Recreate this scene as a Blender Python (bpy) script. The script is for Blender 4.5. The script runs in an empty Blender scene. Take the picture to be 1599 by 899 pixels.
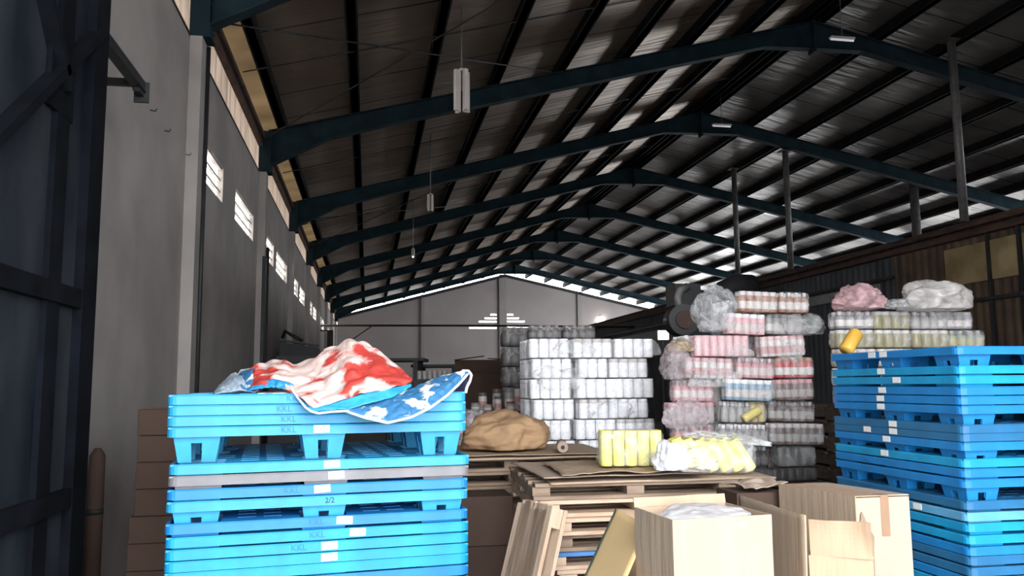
import bpy, bmesh, math, random
from mathutils import Vector, Matrix, noise
random.seed(7)
C = bpy.context.scene
COL = C.collection
EYE = 1.6
# ------------------------------------------------------------------ camera
F, YAW, PITCH, ROLL = 1281.0, 0.1747, 0.1167, 0.0087
cy, sy, cp, sp = math.cos(YAW), math.sin(YAW), math.cos(PITCH), math.sin(PITCH)
FW = Vector((sy*cp, cy*cp, sp)); RT = Vector((cy, -sy, 0)); UP = RT.cross(FW)
RT, UP = RT*math.cos(ROLL)-UP*math.sin(ROLL), RT*math.sin(ROLL)+UP*math.cos(ROLL)
cam = bpy.data.cameras.new('camera'); camo = bpy.data.objects.new('camera', cam); COL.objects.link(camo)
cam.sensor_width = 36; cam.lens = F/1599*36; cam.clip_end = 400; cam.clip_start = .05
M = Matrix((RT, UP, -FW)).transposed().to_4x4(); M.translation = Vector((0, 0, EYE)); camo.matrix_world = M
C.camera = camo
# ------------------------------------------------------------------ sky, light, exposure
SKY = 14.0
w = bpy.data.worlds.new('sky'); C.world = w; w.use_nodes = True
bg = w.node_tree.nodes['Background']; bg.inputs[0].default_value = (.93, .97, 1, 1); bg.inputs[1].default_value = SKY
C.view_settings.view_transform = 'Standard'; C.view_settings.look = 'None'
C.view_settings.gamma = 1; C.view_settings.exposure = 0; C.view_settings.use_curve_mapping = False
def portal(loc, rot, sx, sy_):
    l = bpy.data.lights.new('daylight_portal', 'AREA'); l.shape = 'RECTANGLE'; l.size = sx; l.size_y = sy_
    l.cycles.is_portal = True
    o = bpy.data.objects.new('daylight_portal', l); o.location = loc; o.rotation_euler = rot; COL.objects.link(o)
H90 = math.pi/2
portal((1.35, -.9, 2.6), (H90, 0, 0), 5.5, 5.2)                # the doorway behind the camera
portal((20.45, 26, 5.7), (0, H90, 0), .7, 36)          # unseen opening high in the right wall, added to light the roof foil
portal((20.45, 47, 2.5), (0, H90, 0), 5.0, 12)          # unseen far side opening, added to brighten the back wall

def ray(px, py): return FW + RT*((px-799.5)/F) - UP*((py-449.5)/F)
def at(px, py, d):                # pixel + distance along the view -> world
    v = ray(px, py)*d; return Vector((v.x, v.y, v.z+EYE))
def atz(px, py, z):               # pixel + world height -> world
    v = ray(px, py); t = (z-EYE)/v.z; return Vector((v.x*t, v.y*t, z))
def aty(px, py, y):
    v = ray(px, py); t = y/v.y; return Vector((v.x*t, y, v.z*t+EYE))
def atx(px, py, x):
    v = ray(px, py); t = x/v.x; return Vector((x, v.y*t, v.z*t+EYE))

# ------------------------------------------------------------------ materials
MATS = {}
def mat(name, col, rough=.6, metal=0, var=.15, scale=6, bump=0, bscale=30, stretch=(1, 1, 1), col2=None, detail=4, spec=.5, thr=None):
    if name in MATS: return MATS[name]
    m = bpy.data.materials.new(name); m.use_nodes = True; nt = m.node_tree; N = nt.nodes; L = nt.links
    b = N['Principled BSDF']; b.inputs['Roughness'].default_value = rough; b.inputs['Metallic'].default_value = metal
    b.inputs['Specular IOR Level'].default_value = spec
    tc = N.new('ShaderNodeTexCoord'); mp = N.new('ShaderNodeMapping'); mp.inputs['Scale'].default_value = stretch
    L.new(tc.outputs['Object'], mp.inputs[0])
    n = N.new('ShaderNodeTexNoise'); n.inputs['Scale'].default_value = scale; n.inputs['Detail'].default_value = detail
    L.new(mp.outputs[0], n.inputs['Vector'])
    r = N.new('ShaderNodeValToRGB'); r.color_ramp.elements[0].position = .35 if thr is None else thr-.03
    r.color_ramp.elements[1].position = .65 if thr is None else thr+.03
    c2 = col2 or tuple(max(0, c*(1+var)) for c in col); c1 = col if col2 else tuple(c*(1-var) for c in col)
    r.color_ramp.elements[0].color = (*c1, 1); r.color_ramp.elements[1].color = (*c2, 1)
    L.new(n.outputs['Fac'], r.inputs[0]); L.new(r.outputs[0], b.inputs['Base Color'])
    if bump:
        n2 = N.new('ShaderNodeTexNoise'); n2.inputs['Scale'].default_value = bscale; n2.inputs['Detail'].default_value = 5
        L.new(mp.outputs[0], n2.inputs['Vector'])
        bp = N.new('ShaderNodeBump'); bp.inputs['Strength'].default_value = bump; bp.inputs['Distance'].default_value = .02
        L.new(n2.outputs['Fac'], bp.inputs['Height']); L.new(bp.outputs[0], b.inputs['Normal'])
    MATS[name] = m; return m
def film(name, col, alpha_lo, alpha_hi, rough=.25, scale=9):
    if name in MATS: return MATS[name]
    m = bpy.data.materials.new(name); m.use_nodes = True; nt = m.node_tree; N = nt.nodes; L = nt.links
    b = N['Principled BSDF']; b.inputs['Base Color'].default_value = (*col, 1); b.inputs['Roughness'].default_value = rough
    tc = N.new('ShaderNodeTexCoord'); n = N.new('ShaderNodeTexNoise'); n.inputs['Scale'].default_value = scale; n.inputs['Detail'].default_value = 5; n.inputs['Distortion'].default_value = 1.2
    L.new(tc.outputs['Object'], n.inputs['Vector'])
    mr = N.new('ShaderNodeMapRange'); mr.inputs['From Min'].default_value = .35; mr.inputs['From Max'].default_value = .7
    mr.inputs['To Min'].default_value = alpha_lo; mr.inputs['To Max'].default_value = alpha_hi
    L.new(n.outputs['Fac'], mr.inputs[0]); L.new(mr.outputs[0], b.inputs['Alpha'])
    bp = N.new('ShaderNodeBump'); bp.inputs['Strength'].default_value = .6; bp.inputs['Distance'].default_value = .02
    L.new(n.outputs['Fac'], bp.inputs['Height']); L.new(bp.outputs[0], b.inputs['Normal'])
    MATS[name] = m; return m
def emit(name, col, s):
    m = bpy.data.materials.new(name); m.use_nodes = True; b = m.node_tree.nodes['Principled BSDF']
    b.inputs['Base Color'].default_value = (*col, 1); b.inputs['Emission Color'].default_value = (*col, 1); b.inputs['Emission Strength'].default_value = s
    return m
def translucent(name, col, tr, diff, scale=3, stretch=(1, 1, 1)):
    m = bpy.data.materials.new(name); m.use_nodes = True; nt = m.node_tree; N = nt.nodes; L = nt.links
    N.remove(N['Principled BSDF']); out = N['Material Output']
    d = N.new('ShaderNodeBsdfDiffuse'); t = N.new('ShaderNodeBsdfTranslucent'); mx = N.new('ShaderNodeMixShader'); mx.inputs[0].default_value = tr
    tc = N.new('ShaderNodeTexCoord'); mp = N.new('ShaderNodeMapping'); mp.inputs['Scale'].default_value = stretch
    n = N.new('ShaderNodeTexNoise'); n.inputs['Scale'].default_value = scale; n.inputs['Detail'].default_value = 5
    L.new(tc.outputs['Object'], mp.inputs[0]); L.new(mp.outputs[0], n.inputs['Vector'])
    r = N.new('ShaderNodeValToRGB'); r.color_ramp.elements[0].position = .3; r.color_ramp.elements[1].position = .7
    r.color_ramp.elements[0].color = (*[c*.45 for c in col], 1); r.color_ramp.elements[1].color = (*col, 1)
    L.new(n.outputs['Fac'], r.inputs[0]); L.new(r.outputs[0], t.inputs[0]); d.inputs[0].default_value = (*diff, 1)
    L.new(d.outputs[0], mx.inputs[1]); L.new(t.outputs[0], mx.inputs[2]); L.new(mx.outputs[0], out.inputs[0])
    return m

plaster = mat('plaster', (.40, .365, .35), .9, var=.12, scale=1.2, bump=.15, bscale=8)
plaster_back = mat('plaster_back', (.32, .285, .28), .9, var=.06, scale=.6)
concrete = mat('concrete', (.22, .21, .20), .85, var=.2, scale=1.5, bump=.2)
yard_m = mat('yard_concrete', (.42, .41, .39), .9, var=.1, scale=.4)
steel_teal = mat('teal_paint', (.010, .024, .032), .85, var=.3, scale=3, spec=.2)
steel_dark = mat('dark_steel', (.018, .018, .02), .6, var=.3, scale=5)
purlin_m = mat('purlin_steel', (.012, .011, .012), .8, var=.3, scale=3, spec=.1)
door_m = mat('door_steel', (.004, .007, .014), .8, col2=(.030, .035, .042), spec=.15, scale=2.0, bump=.3, bscale=6, stretch=(1, 1, .45), detail=8)
door_dark = mat('door_frame_steel', (.004, .005, .008), .9, var=.4, scale=4, spec=.1)
rust = mat('rust', (.10, .055, .04), .85, col2=(.045, .028, .025), scale=3, bump=.3)
rust_sheet = mat('rusty_sheet', (.06, .038, .028), .85, col2=(.13, .085, .05), scale=1.3, detail=7)
blue_sheet = mat('blue_grey_sheet', (.05, .055, .065), .7, var=.25, scale=1)
green_sheet = mat('dark_green_sheet', (.05, .055, .048), .7, var=.25, scale=1)
card = mat('cardboard', (.40, .28, .19), .85, var=.05, scale=3, bump=.25, bscale=5, stretch=(6, 6, .5), spec=.2)
card_pale = mat('cardboard_pale', (.37, .275, .195), .85, var=.05, scale=3, bump=.25, bscale=5, stretch=(6, 6, .5), spec=.2)
card_in = mat('cardboard_yellow', (.72, .48, .23), .85, var=.07, scale=2, spec=.2)
card_grey = mat('cardboard_grey', (.42, .32, .255), .85, var=.06, scale=2, spec=.2)
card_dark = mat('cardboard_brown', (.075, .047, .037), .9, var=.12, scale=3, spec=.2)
kraft = mat('kraft_paper', (.36, .22, .12), .8, var=.1, scale=5, bump=.2)
tape_m = mat('packing_tape', (.28, .17, .11), .35, var=.1)
wood = mat('pallet_wood', (.50, .34, .235), .85, col2=(.70, .53, .40), scale=3, bump=.2, stretch=(1, 8, 8))
wood_shaded = mat('shaded_wood', (.07, .05, .038), .9, col2=(.13, .095, .07), scale=3, stretch=(1, 8, 8))  # pallet wood with the shade under the packs put into its colour
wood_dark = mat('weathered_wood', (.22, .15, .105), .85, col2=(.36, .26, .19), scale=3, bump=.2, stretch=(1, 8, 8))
ply = mat('plywood', (.42, .31, .225), .8, var=.15, scale=2, stretch=(1, 6, 6))
white_p = mat('white_plastic', (.78, .77, .80), .4, var=.03)
sticker_m = mat('sticker', (.85, .83, .80), .6, var=.02)
grey_pipe = mat('galvanised_pipe', (.16, .15, .15), .55, metal=.3, var=.2)
lampmetal = mat('pale_reflector', (.62, .56, .54), .5, var=.05)
black_p = mat('black_plastic', (.012, .012, .014), .5, var=.2)
ledge = mat('letters_blue', (.015, .16, .42), .6, var=.05)

# ------------------------------------------------------------------ helpers
def tag(o, label=None, cat=None, group=None, kind=None):
    if label: o['label'] = label
    if cat: o['category'] = cat
    if group: o['group'] = group
    if kind: o['kind'] = kind
    return o
def link(name, me, parent=None, loc=(0, 0, 0), rz=0, rot=None):
    o = bpy.data.objects.new(name, me); COL.objects.link(o); o.location = loc
    o.rotation_euler = rot or (0, 0, rz)
    if parent: o.parent = parent
    return o
def empty(name, loc=(0, 0, 0), rz=0, rot=None): 
    o = link(name, None, None, loc, rz, rot); o.empty_display_size = .1; return o
def fin(bm, m, smooth=False, bevel=0):
    if bevel: bmesh.ops.bevel(bm, geom=bm.edges[:], offset=bevel, segments=2, affect='EDGES', profile=.5)
    me = bpy.data.meshes.new('mesh'); bmesh.ops.recalc_face_normals(bm, faces=bm.faces); bm.to_mesh(me); bm.free()
    for x in (m if isinstance(m, (list, tuple)) else [m]): me.materials.append(x)
    if smooth: me.polygons.foreach_set('use_smooth', [True]*len(me.polygons))
    return me
def bx(bm, x0, x1, y0, y1, z0, z1, mi=0):
    v = [bm.verts.new((x, y, z)) for z in (z0, z1) for x, y in ((x0, y0), (x1, y0), (x1, y1), (x0, y1))]
    for f in ((0, 3, 2, 1), (4, 5, 6, 7), (0, 1, 5, 4), (1, 2, 6, 5), (2, 3, 7, 6), (3, 0, 4, 7)):
        q = bm.faces.new([v[i] for i in f]); q.material_index = mi
    return v
def box(name, m, dims, parent=None, loc=(0, 0, 0), rz=0, rot=None, bevel=0):
    bm = bmesh.new(); bx(bm, *dims); return link(name, fin(bm, m, bevel=bevel), parent, loc, rz, rot)
def tube(bm, pts, r, seg=10, mi=0, caps=True):
    rings = []
    pts = [Vector(p) for p in pts]
    for i, p in enumerate(pts):
        d = (pts[min(i+1, len(pts)-1)]-pts[max(i-1, 0)]).normalized()
        a = d.cross(Vector((0, 0, 1))); a = a.normalized() if a.length > .01 else Vector((1, 0, 0)); b = d.cross(a)
        rr = r[i] if isinstance(r, (list, tuple)) else r
        rings.append([bm.verts.new(p+(a*math.cos(t)+b*math.sin(t))*rr) for t in [2*math.pi*k/seg for k in range(seg)]])
    for A, B in zip(rings, rings[1:]):
        for k in range(seg):
            f = bm.faces.new((A[k], A[(k+1) % seg], B[(k+1) % seg], B[k])); f.smooth = True; f.material_index = mi
    if caps:
        for R_ in (rings[0], rings[-1]):
            f = bm.faces.new(R_); f.material_index = mi
def bar(bm, a, b, wd, dp, up=Vector((0, 0, 1)), mi=0):
    a, b = Vector(a), Vector(b); d = (b-a).normalized(); s = d.cross(up).normalized(); u = s.cross(d)
    v = [bm.verts.new(p+s*i*wd/2+u*j*dp/2) for p in (a, b) for i, j in ((-1, -1), (1, -1), (1, 1), (-1, 1))]
    for f in ((0, 3, 2, 1), (4, 5, 6, 7), (0, 1, 5, 4), (1, 2, 6, 5), (2, 3, 7, 6), (3, 0, 4, 7)):
        q = bm.faces.new([v[i] for i in f]); q.material_index = mi
def lathe(bm, prof, seg=14, mis=None, cx=0, cy_=0):
    rings = [[bm.verts.new((cx+r*math.cos(2*math.pi*k/seg), cy_+r*math.sin(2*math.pi*k/seg), z)) for k in range(seg)] for r, z in prof]
    for i, (A, B) in enumerate(zip(rings, rings[1:])):
        for k in range(seg):
            f = bm.faces.new((A[k], A[(k+1) % seg], B[(k+1) % seg], B[k])); f.smooth = True; f.material_index = mis[i] if mis else 0
    bm.faces.new(rings[0][::-1]).material_index = mis[0] if mis else 0
    bm.faces.new(rings[-1]).material_index = mis[-1] if mis else 0
def holed(bm, U0, U1, V0, V1, holes, put):
    us = sorted(set([U0, U1]+[h[0] for h in holes]+[h[1] for h in holes])); vs = sorted(set([V0, V1]+[h[2] for h in holes]+[h[3] for h in holes]))
    for a, b in zip(us, us[1:]):
        run = None
        for c, d in zip(vs, vs[1:]):
            m_ = ((a+b)/2, (c+d)/2)
            if any(h[0] < m_[0] < h[1] and h[2] < m_[1] < h[3] for h in holes):
                if run: put(bm, a, b, *run); run = None
            else: run = (run[0], d) if run else (c, d)
        if run: put(bm, a, b, *run)
def struct(name, me, label=None, loc=(0, 0, 0)):
    o = link(name, me, None, loc); o['kind'] = 'structure'
    if label: o['label'] = label
    return o
def fbm(p, o=4): return noise.fractal(p, 1.0, 2.0, o)
def text_mesh(s, size, m, depth=.002):
    c = bpy.data.curves.new('t', 'FONT'); c.body = s; c.size = size; c.extrude = depth; c.align_x = 'CENTER'; c.align_y = 'CENTER'
    o = bpy.data.objects.new('t', c); COL.objects.link(o); dg = bpy.context.evaluated_depsgraph_get(); dg.update()
    me = bpy.data.meshes.new_from_object(o.evaluated_get(dg)); bpy.data.objects.remove(o); me.materials.clear(); me.materials.append(m); return me
def copy_tree(o, parent=None):
    c = o.copy(); COL.objects.link(c)
    if parent: c.parent = parent
    for ch in list(o.children): copy_tree(ch, c)
    return c

# ------------------------------------------------------------------ the building shell
XL, XR, YB, XRIDGE = -2.0, 20.6, 55.5, 9.29
ZE, ZR = 6.31, 9.26                      # rafter top at the left wall and at the ridge
SL = (ZR-ZE)/(XRIDGE+1.93); SR = .2218
def rt(x): return ZR-(XRIDGE-x)*SL if x < XRIDGE else ZR-(x-XRIDGE)*SR     # rafter-top height
bm = bmesh.new(); bx(bm, XL-.3, XR+.3, -1.0, YB+.3, -.1, 0); struct('floor', fin(bm, concrete))
bm = bmesh.new(); bx(bm, -40, 60, -60, -1.0, -.12, -.02); struct('ground_yard', fin(bm, yard_m))

# wall_left with its window openings
Z0, Z1 = 2.52+EYE, 3.0+EYE
WIN = [(10.0, 11.65), (12.75, 14.75), (16.4, 17.95), (18.5, 20.9), (23.0, 24.3), (24.9, 26.9), (29.3, 30.6), (31.2, 33.0), (35.3, 36.6), (37.2, 39), (41.3, 42.6), (43.2, 45)]
bm = bmesh.new()
holed(bm, -1.0, YB, 0, 5.52, [(a, b, Z0, Z1) for a, b in WIN], lambda bm, a, b, c, d: bx(bm, XL-.1, XL, a, b, c, d))
struct('wall_left', fin(bm, plaster))
pane_m = translucent('white_pane', (.95, .92, .88), .95, (.4, .4, .4), scale=6)
for i, (a, b) in enumerate(WIN):
    bm = bmesh.new(); bx(bm, XL-.09, XL-.08, a, b, Z0, Z1)
    o = struct('window_%d' % (i+1), fin(bm, pane_m))
    bm = bmesh.new()
    for k in range(1, 3): bx(bm, XL-.08, XL-.04, a, b, Z0+(Z1-Z0)*k/3-.014, Z0+(Z1-Z0)*k/3+.014)
    bx(bm, XL-.08, XL-.02, a, b, Z0, Z0+.02); bx(bm, XL-.08, XL-.02, a, b, Z1-.02, Z1)
    link('window_bars', fin(bm, plaster), o)
# corrugated strip above the wall
def corr(x0, z0, z1, y0, y1, m, name, amp=.03, wl=.15, jag=0):
    bm = bmesh.new(); n = int((y1-y0)/wl*6); prev = None
    for i in range(n+1):
        y = y0+(y1-y0)*i/n; x = x0+amp*math.sin(2*math.pi*(y-y0)/wl)
        zz = z0-(jag*(.5+.5*math.sin(i*.9)*math.sin(i*.13)) if jag else 0)
        p = [bm.verts.new((x, y, zz)), bm.verts.new((x, y, z1))]
        if prev: bm.faces.new((prev[0], p[0], p[1], prev[1])).smooth = True
        prev = p
    return struct(name, fin(bm, m))
clr = translucent('corrugated_fibreglass', (.10, .075, .058), .8, (.12, .09, .07), scale=3, stretch=(1, 3, .3))
corr(XL-.08, 5.45, 6.35, 8, YB, clr, 'wall_left_clerestory', jag=.1)
bm = bmesh.new()
bx(bm, XL-.03, XL+.05, 5, YB, 6.02, 6.10); bx(bm, XL-.05, XL+.0, 5, YB, 5.5, 5.55)
struct('trim_1', fin(bm, rust))
# front wall round the doorway (behind the camera)
bm = bmesh.new()
holed(bm, XL-.2, XR+.2, 0, 9.3, [(-1.4, 4.1, -.1, 5.2)], lambda bm, a, b, c, d: bx(bm, a, b, -1.25, -1.0, max(c, 0), d))
struct('wall_front', fin(bm, plaster))
# back wall: follows the gable 0.45 m below the rafter tops, so a strip of sky shows
BACKX = [XL]+[XL+i*.5 for i in range(1, 45)]+[XR]
def sl(px0, px1, py): 
    a, b = aty(px0, py, YB), aty(px1, py, YB); return (a.x, b.x, a.z-.055, a.z+.055)
SLOTS = [sl(766, 776, 491), sl(757, 776, 496.5), sl(748, 776, 502), sl(733, 776, 511.5), sl(792, 802, 491), sl(792, 811, 496.5), sl(792, 820, 501.5), sl(792, 835, 510)]
bm = bmesh.new()
zt = lambda x: rt(x)-.10
def putb(bm, a, b, c, d):
    if d < 90: bx(bm, a, b, YB, YB+.25, c, d); return
    xs = [a]+[x for x in (XRIDGE,) if a < x < b]+[b]
    for p, q in zip(xs, xs[1:]):
        v = [bm.verts.new(t) for t in ((p, YB, c), (q, YB, c), (q, YB, zt(q)), (p, YB, zt(p)), (p, YB+.25, c), (q, YB+.25, c), (q, YB+.25, zt(q)), (p, YB+.25, zt(p)))]
        for f in ((0, 1, 2, 3), (5, 4, 7, 6), (1, 5, 6, 2), (4, 0, 3, 7), (3, 2, 6, 7), (0, 4, 5, 1)): bm.faces.new([v[i] for i in f])
holed(bm, XL, XR, 0, 99, SLOTS, putb)
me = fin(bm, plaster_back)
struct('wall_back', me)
bm = bmesh.new()
for xa, xb in ((XL, XRIDGE), (XRIDGE, XR)):
    bar(bm, (xa, YB-.06, zt(xa)-.11), (xb, YB-.06, zt(xb)-.11), .12, .2)
struct('trim_90', fin(bm, steel_dark))
bm = bmesh.new()
for px, wd in ((785, .5), (660, .22), (905, .3)):
    x = aty(px, 500, YB).x; bx(bm, x-wd/2, x+wd/2, YB-.12, YB, 0, zt(x))
bx(bm, XL, XR, YB-.05, YB, 2.2, 2.3)
struct('trim_2', fin(bm, mat('pilaster', (.27, .25, .245), .9, var=.05)))
# right wall, far; unseen openings added to light roof foil and back wall
bm = bmesh.new()
holed(bm, -1, YB, 0, 6.75, [(8, 44, 5.35, 6.05), (41, 53, 0, 5)], lambda bm, a, b, c, d: bx(bm, XR, XR+.2, a, b, c, d))
struct('wall_right', fin(bm, blue_sheet))

# roof sheet lined with crinkled foil
def foil(name, col, col2, rough):
    m = bpy.data.materials.new(name); m.use_nodes = True; nt = m.node_tree; N = nt.nodes; L = nt.links; b = N['Principled BSDF']
    b.inputs['Metallic'].default_value = .75; b.inputs['Roughness'].default_value = rough
    tc = N.new('ShaderNodeTexCoord'); mp = N.new('ShaderNodeMapping'); mp.inputs['Scale'].default_value = (.28, 2.2, .28); L.new(tc.outputs['Object'], mp.inputs[0])
    n = N.new('ShaderNodeTexNoise'); n.inputs['Scale'].default_value = 1.6; n.inputs['Detail'].default_value = 6; n.inputs['Distortion'].default_value = .6; L.new(mp.outputs[0], n.inputs['Vector'])
    n3 = N.new('ShaderNodeTexNoise'); n3.inputs['Scale'].default_value = .5; L.new(tc.outputs['Object'], n3.inputs['Vector'])
    r = N.new('ShaderNodeValToRGB'); r.color_ramp.elements[0].position = .3; r.color_ramp.elements[1].position = .7
    r.color_ramp.elements[0].color = (*col, 1); r.color_ramp.elements[1].color = (*col2, 1)
    L.new(n3.outputs['Fac'], r.inputs[0])
    # overlapping sheet joints every 1.3 m
    sx = N.new('ShaderNodeSeparateXYZ'); L.new(tc.outputs['Object'], sx.inputs[0])
    md = N.new('ShaderNodeMath'); md.operation = 'MODULO'; md.inputs[1].default_value = 1.3; L.new(sx.outputs['Y'], md.inputs[0])
    lt = N.new('ShaderNodeMath'); lt.operation = 'LESS_THAN'; lt.inputs[1].default_value = .035; L.new(md.outputs[0], lt.inputs[0])
    mx = N.new('ShaderNodeMix'); mx.data_type = 'RGBA'; mx.inputs['B'].default_value = (.01, .008, .008, 1)
    L.new(lt.outputs[0], mx.inputs['Factor']); L.new(r.outputs[0], mx.inputs['A']); L.new(mx.outputs['Result'], b.inputs['Base Color'])
    bp = N.new('ShaderNodeBump'); bp.inputs['Strength'].default_value = 1; bp.inputs['Distance'].default_value = .10
    L.new(n.outputs['Fac'], bp.inputs['Height']); L.new(bp.outputs[0], b.inputs['Normal'])
    return m
foil_l = foil('roof_foil_brown', (.27, .205, .165), (.40, .32, .26), .52)
foil_r = foil('roof_foil_grey', (.20, .18, .17), (.44, .41, .39), .48)
T = .24
def slab(bm, xa, xb, y0, y1, h=T, th=.06):
    v = [bm.verts.new((x, y, rt(x)+h+dz)) for dz in (0, th) for x, y in ((xa, y0), (xb, y0), (xb, y1), (xa, y1))]
    for f in ((0, 3, 2, 1), (4, 5, 6, 7), (0, 1, 5, 4), (1, 2, 6, 5), (2, 3, 7, 6), (3, 0, 4, 7)): bm.faces.new([v[i] for i in f])
XS = -1.58
bm = bmesh.new(); slab(bm, XS, XRIDGE, -1.2, YB+.6); struct('ceiling', fin(bm, foil_l))
bm = bmesh.new(); slab(bm, XRIDGE, XR+.6, -1.2, YB+.6); struct('ceiling_right', fin(bm, foil_r))
sky_sheet = translucent('yellowed_fibreglass', (.019, .0122, .0060), .95, (.07, .045, .03), scale=.9, stretch=(1, 1.5, 1))
bm = bmesh.new()
v = [bm.verts.new((x, y, rt(x)+T)) for x, y in ((XL-.6, -1.2), (XS, -1.2), (XS, YB+.6), (XL-.6, YB+.6))]; bm.faces.new(v)
struct('ceiling_edge_sheet', fin(bm, sky_sheet))
# purlins
pn = 3
for x in [XRIDGE-.19-1.34*i for i in range(0, 9)]+[XRIDGE+.19+1.34*i for i in range(0, 9)]:
    bm = bmesh.new(); z = rt(x)
    s = SL if x < XRIDGE else -SR
    bx(bm, x-.06, x+.06, 0, YB+.3, z+.005, z+.235)
    if x > XL: bx(bm, x-.09, x+.09, 0, YB+.3, z+.005, z+.03)
    struct('trim_%d' % pn, fin(bm, purlin_m)); pn += 1
# portal frames
names = ['nearest', 'second', 'third', 'fourth', 'fifth', 'sixth', 'seventh', 'farthest']
YF = [9.45+6*i for i in range(8)]
def rafter(bm, xa, xb, y, top, da, db, fw=.2, th=.02, hx=None):
    # tapered I section: web and two flanges ; da, db depths at the ends
    n = 10; st = []
    for i in range(n+1):
        t = i/n; x = xa+(xb-xa)*t
        d = .36
        ta = abs(x-xa)/1.4; tb = abs(x-xb)/.9
        if ta < 1: d = max(d, .36+(da-.36)*(1-ta)**1.5)
        if tb < 1: d = max(d, .36+(db-.36)*(1-tb))
        st.append((x, top(x), top(x)-d))
    def strip(y0, y1, zf0, zf1):
        prev = None
        for s in st:
            q = [bm.verts.new((s[0], yy, zf(s))) for yy in (y0, y1) for zf in (zf0, zf1)]
            if prev:
                a, b = prev, q
                for f in ((a[0], b[0], b[1], a[1]), (a[2], a[3], b[3], b[2]), (a[1], b[1], b[3], a[3]), (a[0], a[2], b[2], b[0])): bm.faces.new(f)
            else: bm.faces.new((q[0], q[1], q[3], q[2]))
            prev = q
        bm.faces.new((prev[0], prev[2], prev[3], prev[1]))
    strip(y-.008, y+.008, lambda s: s[2]+.005, lambda s: s[1]-.005)
    strip(y-fw/2, y+fw/2, lambda s: s[1]-th, lambda s: s[1])
    strip(y-fw/2, y+fw/2, lambda s: s[2], lambda s: s[2]+th)
tops = rt
for i, y in enumerate(YF):
    r = empty('steel_roof_frame', (0, 0, 0))
    tag(r, '%s blue-green steel roof frame spanning from the left wall to the ridge and down' % names[i] if i not in (3,) else 'fourth blue-green steel roof frame counted from the doorway', 'roof frame', 'steel portal frames carrying the roof')
    bm = bmesh.new(); rafter(bm, -1.86, XRIDGE, y, tops, .68, .62); link('rafter', fin(bm, steel_teal), r)
    bm = bmesh.new(); rafter(bm, XR-.1, XRIDGE, y, tops, .68, .62); link('rafter', fin(bm, steel_teal), r)
    bm = bmesh.new(); bx(bm, -2.02, -1.84, y-.11, y+.11, 5.55, rt(-1.9)-.01); bx(bm, -1.84, -1.80, y-.13, y+.13, 5.55, rt(-1.85)); bx(bm, -2.05, -1.78, y-.14, y+.14, 5.52, 5.55)
    for k in range(6): bx(bm, -1.80, -1.785, y-.09, y-.07, 5.62+k*.1, 5.64+k*.1); bx(bm, -1.80, -1.785, y+.07, y+.09, 5.62+k*.1, 5.64+k*.1)
    link('knee_stub', fin(bm, steel_teal), r)
    bm = bmesh.new(); bx(bm, XRIDGE-.02, XRIDGE+.02, y-.13, y+.13, ZR-.70, ZR+.0); link('ridge_plate', fin(bm, steel_teal), r)
    # concrete pier under it
    bm = bmesh.new(); bx(bm, XL, -1.87, y-.15, y+.15, 0, 5.52)
    struct('trim_%d' % pn, fin(bm, plaster)); pn += 1
    if i in (0, 1):
        bm = bmesh.new(); zz = 5.5 if i == 0 else 4.15; tube(bm, [(-1.85, y+.12, 0), (-1.85, y+.12, zz)], .025 if i == 0 else .04)
        if i == 1: bx(bm, -1.90, -1.84, y-.16, y+.16, 1.0, 3.95)
        struct('trim_%d' % pn, fin(bm, steel_dark)); pn += 1
# eave beam along the left piers, mid height ledge
bm = bmesh.new(); bx(bm, -1.98, -1.9, 5, YB, 6.12, 6.2); struct('trim_%d' % pn, fin(bm, rust)); pn += 1
# sag rods and bracing wires under the roof
bm = bmesh.new()
for y0 in (9.45, 21.45):
    tube(bm, [(-1.9, y0+.3, 5.9), (3.5, y0+5.7, rt(3.5)-.05)], .012, 6)
    tube(bm, [(-1.9, y0+5.7, 6.1), (3.5, y0+.3, rt(3.5)-.05)], .012, 6)
for y0 in (12.4, 18.4, 24.4):
    tube(bm, [(-1.9, y0, 6.3), (XRIDGE, y0+.4, ZR+.1)], .010, 6)
struct('trim_%d' % pn, fin(bm, steel_dark)); pn += 1

# partition along x=12: rusty beam with sheeting under it, posts on it
XP, ZP = 12.0, 3.18+EYE
bm = bmesh.new()
bx(bm, XP-.12, XP+.12, 4, 45, ZP-.05, ZP); bx(bm, XP-.02, XP+.02, 4, 45, ZP-.28, ZP-.05); bx(bm, XP-.12, XP+.12, 4, 45, ZP-.31, ZP-.27)
tube(bm, [(XP-.2, 4, ZP-.1), (XP-.2, 26, ZP-.12)], .045)
struct('trim_%d' % pn, fin(bm, rust)); pn += 1
def vcorr(x, y0, y1, z0, z1, m, name, wl=.25, amp=.02):
    bm = bmesh.new(); n = int((y1-y0)/wl*4); prev = None
    for i in range(n+1):
        y = y0+(y1-y0)*i/n; xx = x+amp*(1 if (i//2) % 2 else -1)
        p = [bm.verts.new((xx, y, z0)), bm.verts.new((xx, y, z1))]
        if prev: bm.faces.new((prev[0], p[0], p[1], prev[1]))
        prev = p
    return struct(name, fin(bm, m))
vcorr(XP+.05, 4, 17.2, 0, ZP-.28, rust_sheet, 'wall_partition_near')
vcorr(XP+.06, 16.9, 45, 0, ZP-.28, blue_sheet, 'wall_partition_far')
amber = mat('amber_sheet', (.22, .15, .07), .7, col2=(.42, .32, .17), scale=1.4, detail=7)
bm = bmesh.new()                          # yellowed patches of sheeting set in the partition
for a, b in ((13.3, 14.0), (14.07, 15.3), (11.6, 13.2)):
    bx(bm, XP-.02, XP+.02, a, b, EYE+1.95, EYE+2.72)
struct('window_20', fin(bm, amber))
bm = bmesh.new()
for y in (11.5, 13.25, 14.03): bx(bm, XP-.07, XP+.0, y-.03, y+.03, 0.5, ZP-.3)
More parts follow.
